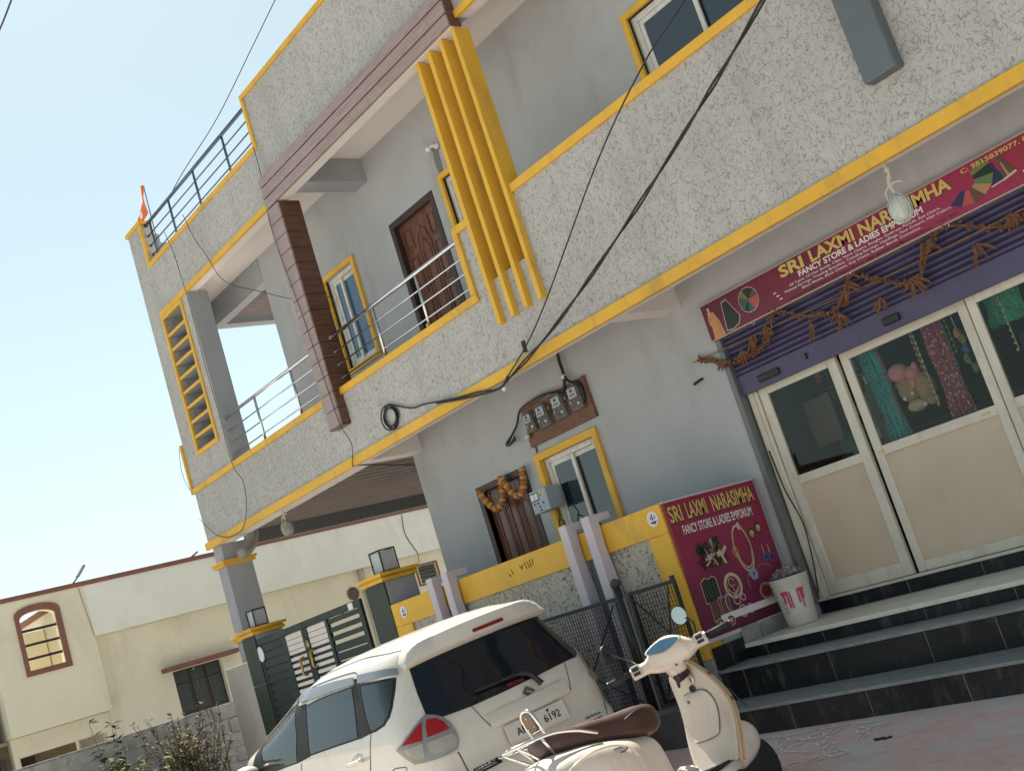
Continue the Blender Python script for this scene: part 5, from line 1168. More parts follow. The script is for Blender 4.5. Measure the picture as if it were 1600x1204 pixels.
# necklace, earrings, pendants, flower, bangles, cards
rings(bdt, 'cream', [(.10, .17, .105, .010, 0, 360, 20, 1.9), (.10, .14, .085, .007, 180, 360, 14, 1.6)], fB(7.44, 1.08))
pic(bdt, [('tan', circ(.0, .16, .035, .045)), ('dgreen', circ(.0, .16, .018, .025)), ('cream', circ(.13, .35, .02, .035))], fB(7.44, 1.08))
for y, z in ((7.70, 1.34), (7.80, 1.37)): pic(bdt, [('dgreen', circ(0, 0, .042, .05)), ('tan', circ(0, 0, .030, .034)), ('cream', circ(.008, .008, .014, .016))], fB(y, z))
for y, z in ((7.77, 1.13), (7.84, 1.12)): pic(bdt, [('cream', [(-.004, .10), (.004, .10), (.004, .03), (-.004, .03)]), ('blue', circ(0, 0, .030, .034)), ('navy', circ(.006, -.006, .016, .018))], fB(y, z))
pic(bdt, [('sky', circ(.028 * math.cos(a), .028 * math.sin(a), .026, .024)) for a in [k * 1.047 for k in range(6)]] + [('blue', circ(0, 0, .016, .016))], fB(7.56, 1.10 - .07))
rings(bdt, 'outline', [(.13, -.06, .12, .004, 20, 120, 10, .7), (-.02, -.1, .08, .004, 90, 200, 10, 1.2)], fB(7.56, 1.06))
rings(bdt, 'cream', [(.0, .0, .105, .022, 0, 360, 22, 1.0), (.0, .01, .075, .007, 0, 360, 16, 1.0), (-.01, .03, .035, .007, 0, 300, 12, 1), (.015, -.02, .03, .006, 60, 360, 12, 1)], fB(7.28, .995))
cd_ = [(.0, .0), (.18, .02), (.185, .16), (.15, .185), (.11, .17), (.06, .185), (.01, .16)]
pic(bdt, [('outline', [(.09 + (u - .09) * 1.08, .09 + (v - .09) * 1.08) for u, v in cd_]), ('dgreen', cd_)] + [('olive', [(.03 + k * .035, .03), (.034 + k * .035, .03), (.034 + k * .035, .15), (.03 + k * .035, .15)]) for k in range(5)], fB(6.925, .93))
for dy in (0, .125):
    e_ = [(.0, .06), (.10, .07), (.105, .22), (.01, .21)]
    pic(bdt, [('outline', [(.05 + (u - .05) * 1.1, .14 + (v - .14) * 1.08) for u, v in e_]), ('brown', e_), ('outline', circ(.055, .03, .05, .045)), ('brown', circ(.055, .03, .042, .037)), ('outline', circ(.055, .03, .02, .02)), ('red', circ(.055, .005, .012, .014))], fB(6.95 + dy, .72))
rings(bdt, 'outline', [(.07, .13, .045, .012), (.15, .13, .03, .010), (.10, .03, .05, .012), (.19, .03, .04, .010), (.03, .12, .10, .010, 90, 230, 10, 1)], fB(7.20, .755))
rings(bdt, 'tan', [(.0, .0, .085, .026, 0, 360, 20, .8)], fB(7.645, .87)); rings(bdt, 'red', [(.0, .0, .072, .008, 0, 360, 20, .8)], fB(7.645, .87), .003); rings(bdt, 'cream', [(.0, .0, .086, .005, 0, 360, 20, .8)], fB(7.645, .87), .003)
# round party stickers on the yellow frame
def sticker(x, z, label):
    t = tag(MB().prism(circ(0, 0, .062, .062, n=20), .002, lambda u, v, t: (x + u, 6.7925 - t, z + v)).build('round_sticker', MT['whiteprint']), label, 'sticker', 'round stickers on the yellow wall frame')
    for mtl, pts in (('navy', [(-.045, -.01), (-.02, -.035), (.02, -.04), (.045, -.015), (.03, -.02), (-.03, -.02)]), ('blue', [(-.03, .0), (-.02, .035), (-.01, .0)]), ('navy', [(-.005, .04), (.008, .04), (.008, -.012), (-.005, -.012)]), ('blue', [(.018, .0), (.03, .035), (.036, .0)]), ('red', [(.0, -.045), (.03, -.045), (.015, -.052)])):
        pic(t, [(mtl, pts)], lambda u, v, d, x=x, z=z: (x + u, 6.7905 - d, z + v), 'print')
sticker(-6.665, 1.675, 'round blue and white sticker on the yellow frame touching the magenta board'); sticker(-10.46, 1.665, 'round blue and white sticker on the yellow frame beside the green gate pillar')

# ================================================================ HANGING THINGS
# dried leaf and flower garland across the shutter
m_dry = paint('dried_leaf', (.15, .066, .028), .85, .45, 40)
m_dry2 = paint('dried_stalk', (.22, .12, .06), .85, .3, 30)
gar = thing('dried_garland', 'brown dried mango leaf and flower garland strung in loops across the purple shutter', 'garland', (-5, 7.96, 2.8))
pts = [(-6.68, 2.90), (-6.56, 2.86), (-6.40, 2.76), (-6.22, 2.735), (-6.02, 2.745), (-5.86, 2.83), (-5.80, 2.95), (-5.72, 2.965), (-5.52, 2.85), (-5.30, 2.77), (-5.14, 2.80), (-5.02, 2.93), (-4.97, 2.955), (-4.80, 2.85), (-4.62, 2.74), (-4.46, 2.73), (-4.32, 2.86), (-4.20, 2.97), (-4.02, 2.93), (-3.78, 2.80), (-3.55, 2.79), (-3.36, 2.86), (-3.2, 2.95)]
path = bez([(x, 7.965, z) for x, z in pts], 6)
MB().tube(path, .006, 5).build('string', m_dry2, gar)
MB().tube(bez([(-6.74, 7.955, 2.895), (-6.5, 7.96, 2.885), (-5.6, 7.955, 2.86), (-4.7, 7.955, 2.83), (-3.9, 7.955, 2.83), (-3.0, 7.955, 2.85)], 5), .005, 5).build('stick', m_dry2, gar)
b = MB()
for p in path:
    for _ in range(3):
        q = p + Vector(((rnd.random() - .5) * .05, (rnd.random() - .8) * .03, (rnd.random() - .5) * .05))
        b.blob(q, .009 + rnd.random() * .010, .009, .009 + rnd.random() * .010, 1, .5)
o = b.build('dried_flowers', m_dry, gar); o['kind'] = 'stuff'
def leaf_mb(p, d, L, wd):
    """one curled dried leaf"""
    b = MB(); d = Vector(d).normalized(); sd_ = d.cross(Vector((0, 1, .2))).normalized(); nn = sd_.cross(d)
    rows_ = []
    for i in range(6):
        t = i / 5; ww = wd * math.sin(math.pi * min(.97, t * .9 + .08)); c = Vector(p) + d * L * t + nn * (.02 * math.sin(3 * t)) + Vector((0, 0, -.02 * t * t))
        rows_.append([b.bm.verts.new(c - sd_ * ww + nn * ww * .7), b.bm.verts.new(c), b.bm.verts.new(c + sd_ * ww + nn * ww * .7)])
    for a, c in zip(rows_, rows_[1:]):
        for k in range(2): b.bm.faces.new((a[k], a[k + 1], c[k + 1], c[k]))
    return b
def tuft(c, n, L, spread=1.0, updown=-1):
    for k in range(n):
        a = (rnd.random() - .5) * 2.2 * spread
        leaf_mb((c[0] + (rnd.random() - .5) * .04, 7.955 - rnd.random() * .03, c[1] + (rnd.random() - .5) * .03), (math.sin(a), -.25 * rnd.random(), updown * math.cos(a)), L * (.7 + rnd.random() * .6), .008 + rnd.random() * .006).build('dried_leaf', m_dry, gar, smooth=True)
for c, n, L in (((-6.42, 2.79), 9, .085), ((-6.18, 2.80), 9, .11), ((-6.05, 2.87), 8, .13), ((-5.86, 2.90), 10, .12), ((-5.47, 2.78), 7, .13), ((-5.18, 2.74), 8, .14), ((-5.03, 2.90), 9, .13), ((-4.80, 2.70), 6, .12), ((-4.50, 2.73), 8, .15), ((-4.33, 2.93), 10, .14), ((-3.98, 2.75), 8, .14), ((-3.66, 2.84), 9, .11), ((-3.40, 2.86), 7, .12), ((-3.2, 2.8), 7, .15)): tuft(c, n, L)
for k in range(5): MB().blob((-6.58 + k * .027, 7.965, 2.855 - k * .014), .026, .02, .018, 1, .5).build('dried_flower', m_dry, gar)
# marigold garland over the ground-floor door
m_mar1, m_mar2 = paint('orange_marigold', (.36, .12, .03), .95, .35, 70, bmp=.7), paint('pale_marigold', (.46, .27, .10), .95, .3, 70, bmp=.7)
mg_ = thing('marigold_garland', 'orange and yellow marigold garland looped across the brown ground-floor door', 'garland', (-9.7, 7.93, 2.6))
b = MB(); P = [(-10.12, 2.66), (-10.06, 2.54), (-9.96, 2.43), (-9.88, 2.41), (-9.78, 2.47), (-9.73, 2.57), (-9.70, 2.70), (-9.66, 2.62), (-9.58, 2.49), (-9.50, 2.44), (-9.42, 2.47), (-9.36, 2.56), (-9.33, 2.68)]
P = bez([(x, 7.93, z) for x, z in P], 12); acc = 0; k = 0; nxt = 0
proto = {}
for a, c in zip(P, P[1:]):
    acc += (c - a).length
    if acc >= nxt:
        nxt += .045
        key = k % 2
        if key not in proto: proto[key] = MB().blob((0, 0, 0), .039, .036, .027, 3, .30).build('flower', (m_mar1, m_mar2)[key], mg_, smooth=True); o = proto[key]
        else: o = proto[key].copy(); col.objects.link(o)
        t = (c - a).normalized(); o.location = (c.x, c.y - .01, c.z); o.rotation_euler = (0, math.atan2(t.x, t.z), 0); k += 1
b = MB()
for x in range(12): b.tube([(-10.05 + x * .058, 7.975, 2.60 - .02 * (x % 3)), (-10.05 + x * .058 + .01, 7.97, 2.51 - .03 * (x % 2))], .006, 4)
o = b.build('leaf_fringe', flat('faded_fringe', (.32, .23, .17), .9), mg_); o['kind'] = 'stuff'
# ash gourds in nets hung from the slab edge
m_gourd = paint('mottled_gourd', (.50, .52, .44), .6, .25, 12, dirt=(.05, .12, .11), dirt_amt=.8, dscale=7)
m_gourd2 = paint('dusty_gourd', (.33, .30, .25), .8, .3, 14, dirt=(.12, .10, .08), dirt_amt=.7, dscale=9)
def gourd(x, y, ztop, zc, rx, rz, mtl, label, net):
    r = thing('hanging_gourd', label, 'gourd', (x, y, zc - rz), 'gourds hung from the slab edge')
    g = MB().blob((x, y, zc), rx, rx, rz, 3, .03)
    for v in g.bm.verts: v.co.x += (v.co.x - x) * .12 * (zc - v.co.z) / rz; v.co.y += (v.co.y - y) * .12 * (zc - v.co.z) / rz
    g.build('gourd', mtl, r, smooth=True)
    nb_ = MB()
    for k in range(8):
        a = k * math.pi / 4 + .2
        nb_.tube([(x + rx * 1.05 * math.sin(f) * math.cos(a + .25 * f), y + rx * 1.05 * math.sin(f) * math.sin(a + .25 * f), zc + rz * 1.04 * math.cos(f)) for f in [j * math.pi / 10 for j in range(11)]], .0035, 4)
    nb_.build('net', net, r)
    rp = MB().tube(bez([(x + .005, y, zc + rz * 1.0), (x - .012, y, zc + rz + (ztop - zc - rz) * .4), (x + .012, y, zc + rz + (ztop - zc - rz) * .7), (x, y, ztop)], 4), .011, 7)
    for k in range(3): rp.blob((x + (k - 1) * .008, y, zc + rz + (ztop - zc - rz) * (.3 + .25 * k)), .022, .02, .02, 1, .4)
    rp.tube(bez([(x, y, zc + rz + .07), (x - .05, y - .01, zc + rz + .04), (x - .055, y - .01, zc + rz - .02)], 4), .008, 6); rp.tube(bez([(x, y, zc + rz + .08), (x + .05, y - .01, zc + rz + .07), (x + .085, y - .01, zc + rz + .055)], 4), .008, 6)
    rp.build('rope', MT['rope'], r)
gourd(-3.985, 7.22, 3.38, 3.06, .072, .10, m_gourd, 'pale green white ash gourd in a net hanging before the shop sign', flat('pale_net', (.5, .56, .54), .7))
gourd(-13.10, 7.22, 3.36, 3.14, .078, .10, m_gourd2, 'dusty brown grey gourd in a net hanging over the front gate', flat('brown_net', (.25, .22, .19), .8))
MB().tube(bez([(-6.27, 7.42, 3.66), (-6.27, 7.42, 3.50), (-6.25, 7.42, 3.44), (-6.285, 7.42, 3.42), (-6.295, 7.42, 3.46)], 5), .008, 7).build('ceiling_hook', MT['steel'], house, smooth=True)
# flag
fl_ = thing('flag', 'small saffron triangular flag at the roof corner', 'flag', (-14.74, 7.36, 8.0))
MB().tube([(-14.47, 7.21, 7.42), (-14.42, 7.20, 8.43)], .009, 6).build('pole', MT['darksteel'], fl_)
b = MB(); rows_ = []
for i in range(11):
    t = i / 10; z = 8.46 - .40 * t; wv = .03 * math.sin(4 * t)
    rows_.append([b.bm.verts.new((-14.43 - .04 * t - .50 * t * (k / 5) + .0, 7.20 - .03 * math.sin(4 * k / 5 + 3 * t), z + .02 * math.sin(k) * t)) for k in range(6)])
for a, c in zip(rows_, rows_[1:]):
    for k in range(5): b.bm.faces.new((a[k], a[k + 1], c[k + 1], c[k]))
f_ = b.build('cloth', MT['orange'], fl_, smooth=True); m_ = f_.modifiers.new('solid', 'SOLIDIFY'); m_.thickness = .003
MB().prism(circ(0, 0, .05, .06), .002, lambda u, v, t: (-14.62 + u, 7.15 - t, 8.10 + v)).build('emblem', MT['whiteprint'], fl_)

# ================================================================ ELECTRICS
mb_ = thing('meter_board', 'brown wooden board with four clear-cased electricity meters above the ground-floor window', 'meter board', (-8.6, 7.99, 2.85))
m_bw = woodmat('meter_board_wood', (.13, .06, .035), (.19, .095, .06), .7, (5, 5, 5))
MB().box(-9.14, -8.095, 7.965, 7.998, 2.845, 2.985).box(-8.62, -8.13, 7.962, 7.998, 2.987, 3.255).box(-9.12, -8.622, 7.966, 7.998, 2.987, 3.24).build('board', m_bw, mb_)
MB().box(-8.128, -8.098, 7.955, 7.998, 2.987, 3.26).build('batten', m_bw, mb_); MB().beam((-9.13, 7.96, 3.245), (-8.64, 7.96, 3.27), .03, .02).build('batten', m_bw, mb_)
m_case, n, p = newmat('clear_case'); p.inputs['Base Color'].default_value = (.16, .15, .14, 1); p.inputs['Roughness'].default_value = .15; p.inputs['Alpha'].default_value = .45
n.links.new(mix(n, noise(n, coords(n), 30, 3), (.10, .095, .09), (.24, .23, .21)), p.inputs['Base Color'])
m_dial = paint('meter_face', (.36, .39, .42), .5, .15, 40)
for k, (x, z, s_) in enumerate(((-8.985, 3.085, .85), (-8.77, 3.085, 1), (-8.505, 3.095, 1.05), (-8.245, 3.10, 1.05))):
    w2, h2 = .085 * s_, .125 * s_
    mt = MB().prism([(-w2, -h2), (w2, -h2), (w2, h2 * .35)] + [(w2 * math.cos(a), h2 * .35 + h2 * .65 * math.sin(a)) for a in [R_(q) for q in range(15, 180, 15)]] + [(-w2, h2 * .35)], .055, lambda u, v, t: (x + u, 7.960 - t, z + v)).build('meter', m_case, mb_, bev=.006)
    MB().box(x - w2 * .72, x + w2 * .62, 7.892, 7.904, z - h2 * .05, z + h2 * .72).build('dial', m_dial, mt, bev=.005)
    MB().box(x - w2 * .45, x + w2 * .35, 7.889, 7.8915, z + h2 * .10, z + h2 * .24).build('counter', MT['darksteel'], mt)
    MB().lathe([(.014, 0), (.014, .006)], (x - .005, 7.892, z + h2 * .48), 10, 'Y', Matrix.Scale(-1, 4, (0, 1, 0))).build('dial_eye', MT['black'], mt)
    MB().lathe([(.013, 0), (.011, .008)], (x + w2 * .45, 7.904, z - h2 * .55), 10, 'Y', Matrix.Scale(-1, 4, (0, 1, 0))).build('seal', MT['whiteprint'], mt)
    MB().box(x - w2, x - w2 - .02, 7.93, 7.96, z - .05, z - .02).box(x + w2, x + w2 + .02, 7.93, 7.96, z + .03, z + .06).build('lug', MT['steel'], mt)
MB().blob((-9.10, 7.93, 2.965), .03, .03, .04, 2).build('bulb', flat('dusty_bulb', (.5, .46, .36), .4), mb_, smooth=True)
cb = MB()
cb.tube(bez([(-8.315, 7.96, 3.66), (-8.33, 7.95, 3.5), (-8.33, 7.95, 3.36), (-8.36, 7.94, 3.25), (-8.42, 7.94, 3.20)], 5), .016, 8)
cb.tube(bez([(-8.33, 7.95, 3.36), (-8.27, 7.93, 3.27), (-8.15, 7.93, 3.20), (-8.13, 7.93, 3.08), (-8.17, 7.93, 3.0)], 5), .014, 7)
cb.tube(bez([(-8.42, 7.955, 3.22), (-8.7, 7.95, 3.275), (-8.95, 7.95, 3.27), (-9.12, 7.95, 3.24), (-9.22, 7.94, 3.12), (-9.36, 7.93, 3.03), (-9.44, 7.93, 2.98)], 5), .012, 7)
for k in range(4): cb.tube(bez([(-9.20, 7.93, 3.12), (-9.30 - .02 * k, 7.92, 3.06 - .012 * k), (-9.44 + .02 * k, 7.91, 2.99 + .008 * k), (-9.40 + .02 * k, 7.91, 2.955 + .01 * k), (-9.28, 7.92, 2.985 + .015 * k)], 5), .006, 6)
for k in range(7): cb.tube(bez([(-8.98 + k * .12, 7.94, 3.19), (-8.95 + k * .12, 7.93, 3.12 + .02 * (k % 2)), (-8.90 + k * .12, 7.935, 3.0 + .03 * (k % 3))], 4), .006, 5)
o = cb.build('cable', MT['cable'], mb_, smooth=True)
MB().tube([(-8.345, 7.94, 3.335), (-8.31, 7.93, 3.335)], .02, 8).build('tie', MT['whiteprint'], mb_)
MB().tube([(-9.09, 7.985, 2.845), (-9.10, 7.985, 2.78)], .008, 6).build('conduit', MT['cable'], mb_)
sw = thing('switch_box', 'pale blue grey switch box mounted between the door and the yellow-framed window', 'switch box', (-9.08, 7.9, 2.17))
m_sw = paint('pale_blue_box', (.33, .39, .45), .45, .06, 6)
MB().box(-9.205, -8.945, 7.80, 7.998, 2.175, 2.405).build('case', m_sw, sw, bev=.006)
for x in (-9.16, -9.10): MB().box(x - .026, x + .026, 7.79, 7.80, 2.31, 2.375).build('switch', MT['whiteprint'], sw, bev=.004); MB().box(x - .03, x + .03, 7.796, 7.7995, 2.302, 2.383).build('switch_rim', MT['black'], sw)
for x, z in ((-9.16, 2.275), (-9.105, 2.275), (-9.09, 2.235), (-9.085, 2.20), (-9.02, 2.265), (-9.03, 2.345)): MB().lathe([(.011, 0), (.011, .004)], (x, 7.80, z), 8, 'Y', Matrix.Scale(-1, 4, (0, 1, 0))).build('socket', MT['black'], sw)
MB().box(-9.03, -8.97, 7.796, 7.7995, 2.33, 2.36).build('label', MT['gold'], sw)
MB().tube(bez([(-9.02, 7.95, 2.17), (-9.0, 7.93, 2.08), (-9.05, 7.93, 2.0), (-8.98, 7.93, 1.96), (-8.96, 7.93, 2.03), (-9.03, 7.93, 2.06)], 5), .006, 5).build('wire', MT['cable'], sw)
MB().box(-9.07, -8.93, 7.985, 7.998, 1.78, 1.88).build('socket_plate', MT['whiteprint'], sw)
MB().tube([(-6.83, 7.985, 2.72), (-6.72, 7.985, 2.735)], .012, 6).build('wall_bracket', MT['blackplastic'], house)
# overhead service wires meeting at a clamp on the slab edge
K0 = Vector((-8.27, 7.09, 3.315))
far = K0 + Vector((4.37, -.6, 1.30)) * 2.4
def wire(label, pts, r, name='overhead_wire', twist=0):
    P = bez(pts, 10); b = MB()
    if twist:
        for ph in (0, math.pi): b.tube([p + Vector((0, math.sin(i * .55 + ph), math.cos(i * .55 + ph))) * twist * (.6 + .8 * abs(math.sin(i * .35))) for i, p in enumerate(P)], r, 6)
    else: b.tube(P, r, 6)
    return tag(b.build(name, MT['cable'], smooth=True), label, 'wire')
wire('thick twisted black service wire running from the white clamp up across the facade', [K0, (-7.20, 6.95, 3.51), (-5.92, 6.80, 3.88), (-4.85, 6.64, 4.22), (-3.83, 6.47, 4.57), (-1.6, 6.1, 5.45), (2.0, 5.5, 7.0)], .0085, twist=.0085)
wire('thin single black service wire above the thick twisted one', [K0, (-7.35, 6.92, 3.62), (-5.95, 6.74, 4.42), (-5.10, 6.62, 4.78), (-4.30, 6.50, 5.0), (-2.4, 6.2, 5.8), (1.6, 5.6, 7.5)], .0065)
t = thing('wire_clamp', 'small white clamp tying the service wires to the yellow band', 'clamp', K0)
MB().blob(K0 + Vector((0, .02, -.02)), .022, .022, .03, 2).build('insulator', MT['whiteprint'], t, smooth=True)
MB().tube([(-7.72, 7.01, 3.46), (-7.69, 6.99, 3.56)], .02, 6).build('tag', MT['blackplastic'], t)
coil = MB()
for k in range(5): coil.tube([(-10.18 + (.125 + .022 * math.sin(k * 2)) * math.cos(a) + .012 * math.sin(k), 7.135 - .006 * k, 3.64 + (.115 + .02 * math.cos(k * 3)) * math.sin(a)) for a in [j * math.pi / 12 for j in range(25)]], .0075, 5)
coil.tube(bez([(-10.07, 7.12, 3.74), (-9.75, 7.12, 3.60), (-9.5, 7.105, 3.56), (-9.0, 7.105, 3.45), (-8.65, 7.10, 3.39), (-8.4, 7.095, 3.33), K0], 6), .009, 6)
coil.tube(bez([(-9.3, 7.10, 3.50), (-8.9, 7.10, 3.41), (-8.5, 7.09, 3.335), K0, (-8.1, 7.05, 3.36)], 6), .012, 6)
tag(coil.build('cable_coil', MT['cable'], smooth=True), 'black cable coil hung on the plastered band left of the wire clamp', 'cable')
tw = lambda label, pts, r=.0045, name='hanging_wire': tag(MB().tube(bez(pts, 8), r, 5).build(name, MT['cable'], smooth=True), label, 'wire', 'thin wires hanging down the facade')
tw('thin wire dropping from the roof railing past the louvred vent to the gate side corner', [(-13.98, 7.10, 7.55), (-13.86, 7.09, 7.2), (-13.83, 7.09, 6.9), (-13.80, 7.09, 6.4), (-13.80, 7.08, 5.5), (-13.78, 7.08, 4.9), (-13.80, 7.09, 4.2), (-13.66, 7.1, 3.9), (-13.8, 7.1, 3.55), (-14.1, 7.1, 3.37), (-14.7, 7.1, 3.45), (-15.2, 7.1, 3.85)])
tw('thin wire dropping from the roof railing through the open left balcony', [(-13.35, 7.10, 7.5), (-13.2, 7.09, 7.1), (-13.0, 7.09, 6.75), (-12.75, 7.10, 6.3), (-12.3, 7.3, 5.95), (-12.0, 7.6, 5.7), (-11.7, 7.9, 5.6)])
tw('thin wire running straight down beside the wood-tiled post to the carport beam', [(-11.27, 7.11, 7.38), (-11.25, 7.09, 6.95), (-11.22, 7.01, 6.3), (-11.10, 7.01, 5.2), (-11.02, 7.01, 4.3), (-10.99, 7.02, 3.85), (-11.0, 7.1, 3.6), (-11.1, 7.1, 3.39)])
tw('thin wire sagging under the carport roof towards the house wall', [(-11.1, 7.1, 3.38), (-11.2, 7.4, 3.37), (-11.4, 8.2, 3.30), (-11.3, 8.6, 3.28)], .008)
tw('long straight wire from the roof railing up into the sky', [(-13.87, 7.23, 7.98), (-13.3, 7.25, 8.10), (-12.1, 7.25, 8.23), (-10.9, 7.25, 8.50), (-10.19, 7.25, 8.665), (-8.5, 7.25, 9.05)], .006)
tw('short wire loop at the left edge of the facade', [(-15.27, 7.12, 4.85), (-15.36, 7.12, 4.6), (-15.34, 7.12, 4.4), (-15.26, 7.12, 4.25)], .004)
tw('wire crossing the sky behind the open left balcony', [(-16.5, 12, 9.5), (-17.0, 12, 8.2), (-17.6, 12, 7.2), (-18.4, 12, 6.4)], .01)

wire('short dark wire crossing the very top left of the sky', [(-29.49, 11, 19.41), (-27.5, 11, 19.45), (-26.35, 11, 19.55), (-25.0, 11, 19.7)], .025)

# ================================================================ BUCKET
bk = thing('paint_bucket', 'dirty white paint bucket with pink print standing on the marble landing', 'bucket', (-6.60 + .02, 7.9, .545))
bx, by, bz = -6.30, 7.67, .545
m_bk = paint('dirty_white_plastic', (.56, .53, .46), .5, .08, 5, dirt=(.32, .28, .2), dirt_amt=.6, dscale=5)
bk.location = (bx, by, bz)
MB().lathe([(.118, 0), (.122, .004), (.146, .30), (.152, .302), (.152, .318), (.147, .32), (.148, .335), (.156, .337), (.156, .352), (.150, .354), (.151, .368), (.158, .370), (.158, .385), (.148, .387), (.146, .36), (.115, .03), (.0, .03)], (bx, by, bz), 32).build('pail', m_bk, bk, smooth=True, angle=35)
m_pk = flat('pink_print', (.42, .05, .16), .5)
for a0, a1, z0, z1 in ((-2.35, -2.20, .19, .28), (-2.12, -1.98, .15, .28), (-1.95, -1.85, .14, .28), (-1.50, -1.38, .17, .28), (-1.34, -1.10, .20, .28), (-1.30, -1.20, .13, .2), (-2.42, -2.0, .255, .285), (-1.5, -1.05, .262, .285)):
    b = MB(); q = []
    for k in range(5):
        a = a0 + (a1 - a0) * k / 4; r1, r2 = .1225 + z0 * .0795 + .0015, .1225 + z1 * .0795 + .0015
        q.append(((bx + r1 * math.cos(a + .8), by + r1 * math.sin(a + .8), bz + z0), (bx + r2 * math.cos(a + .8), by + r2 * math.sin(a + .8), bz + z1)))
    for c, d in zip(q, q[1:]): b.quad(c[0], d[0], d[1], c[1])
    b.build('print', m_pk, bk)
for k in range(5):
    b = MB(); a = -2.55 + .8; z = .11 + k * .022
    for j in range(3): a2 = a + j * .09; r1 = .1225 + z * .0795 + .0015; b.quad((bx + r1 * math.cos(a2), by + r1 * math.sin(a2), bz + z), (bx + r1 * math.cos(a2 + .07), by + r1 * math.sin(a2 + .07), bz + z), (bx + r1 * math.cos(a2 + .07), by + r1 * math.sin(a2 + .07), bz + z + .008), (bx + r1 * math.cos(a2), by + r1 * math.sin(a2), bz + z + .008))
    b.build('print', MT['darksteel'], bk)
m_crum, n, p = newmat('crumpled_plastic'); p.inputs['Base Color'].default_value = (.36, .27, .34, 1); p.inputs['Roughness'].default_value = .2; p.inputs['Alpha'].default_value = .75
n.links.new(mix(n, ramp(n, noise(n, coords(n), 40, 5), [(.4, gray(0)), (.6, gray(1))]), (.13, .10, .12), (.40, .36, .37)), p.inputs['Base Color'])
tag(MB().blob((bx - .02, by + .01, bz + .40), .12, .12, .06, 3, .55).build('plastic_bag', m_crum), 'crumpled clear plastic bag stuffed in the top of the paint bucket', 'bag')

# ================================================================ INSIDE THE SHOP WINDOW
def cloth(name, label, cat, x0, x1, z0, z1, y, mtl, skew=0):
    b = MB(); nx, nz = 14, 12; V_ = []
    for j in range(nz + 1):
        t = j / nz; V_.append([b.bm.verts.new((x0 + (x1 - x0) * i / nx + skew * t + .01 * math.sin(i + j * .4), y + .03 * math.sin(i * 1.6 + .5 * math.sin(j)), z1 + (z0 - z1) * t)) for i in range(nx + 1)])
    for a, c in zip(V_, V_[1:]):
        for i in range(nx): b.bm.faces.new((a[i], a[i + 1], c[i + 1], c[i]))
    o = b.build(name, mtl, smooth=True); m_ = o.modifiers.new('solid', 'SOLIDIFY'); m_.thickness = .004
    return tag(o, label, cat)
def print_mat(name, a, b_, c, sc_=40):
    m, n, p = newmat(name); v = coords(n)
    vo = n.nodes.new('ShaderNodeTexVoronoi'); vo.inputs['Scale'].default_value = sc_; n.links.new(v, vo.inputs['Vector'])
    f = ramp(n, vo.outputs['Distance'], [(.25, b_), (.42, a)]); n.links.new(mix(n, ramp(n, noise(n, v, sc_ * .6, 3), [(.5, gray(0)), (.6, gray(1))]), f, c), p.inputs['Base Color']); p.inputs['Roughness'].default_value = .8; return m
cloth('hanging_scarf', 'teal net scarf hanging inside the shop window', 'scarf', -5.42, -5.22, 1.62, 2.6, 8.30, print_mat('teal_net', (.05, .30, .30), (.10, .42, .42), (.02, .12, .14), 90), .06)
cloth('hanging_scarf', 'red and cream flowered scarf hanging beside the toys in the shop window', 'scarf', -4.83, -4.63, 1.62, 2.6, 8.32, print_mat('floral_print', (.30, .045, .06), (.60, .50, .34), (.26, .05, .18), 34), .03)
cloth('hanging_scarf', 'green net scarf folded behind the right shop pane', 'scarf', -4.25, -3.95, 2.20, 2.6, 8.30, print_mat('green_net', (.04, .30, .18), (.08, .40, .25), (.02, .16, .10), 80))
cloth('paper_bag', 'white paper sheet hanging behind the right shop pane', 'paper', -3.92, -3.72, 2.03, 2.32, 8.28, flat('white_paper', (.6, .6, .6), .8))
m_ted, m_pinkt = paint('brown_plush', (.42, .25, .13), .95, .2, 40, bmp=.5), paint('pink_plush', (.66, .24, .26), .95, .15, 40, bmp=.5)
ty = thing('soft_toy', 'brown and cream plush bears hanging inside the shop window', 'toy', (-5.05, 8.38, 1.85))
for c, r_, m_ in (((-5.10, 8.36, 2.02), (.09, .07, .10), m_ted), ((-4.96, 8.36, 2.0), (.08, .07, .12), m_ted), ((-5.07, 8.35, 1.885), (.085, .06, .05), paint('cream_plush', (.5, .4, .26), .95, .2, 40)), ((-4.93, 8.34, 1.89), (.055, .05, .045), m_ted), ((-5.17, 8.36, 2.08), (.035, .03, .035), m_ted)): MB().blob(c, *r_, 3, .06).build('plush', m_, ty, smooth=True)
for x, z in ((-5.12, 1.96), (-5.04, 1.98), (-4.97, 1.87)): MB().blob((x, 8.285, z), .018, .012, .02, 1).build('button', MT['whiteprint'], ty)
ty = thing('soft_toy', 'pink plush toy above the brown bears in the shop window', 'toy', (-5.08, 8.34, 2.08))
for c, r_ in (((-5.12, 8.33, 2.17), (.085, .065, .075)), ((-5.01, 8.33, 2.13), (.065, .06, .06)), ((-5.03, 8.32, 2.06), (.03, .03, .05)), ((-4.965, 8.32, 2.17), (.025, .02, .035))): MB().blob(c, *r_, 3, .06).build('plush', m_pinkt, ty, smooth=True)
cl = thing('toy_string', 'string of yellow blue and green toy figures hanging by the window frame', 'toy', (-4.5, 8.28, 2.1))
for x, z, m_ in ((-4.51, 2.27, 'tan'), (-4.49, 2.22, 'olive'), (-4.49, 2.14, 'blue'), (-4.51, 2.07, 'lgreen'), (-4.47, 1.99, 'lgreen')): MB().blob((x, 8.28, z), .03, .025, .04, 2, .4).build('figure', M_[m_], cl)
MB().tube([(-4.52, 8.28, 2.5), (-4.49, 8.28, 1.98)], .004, 4).build('string', MT['rope'], cl)
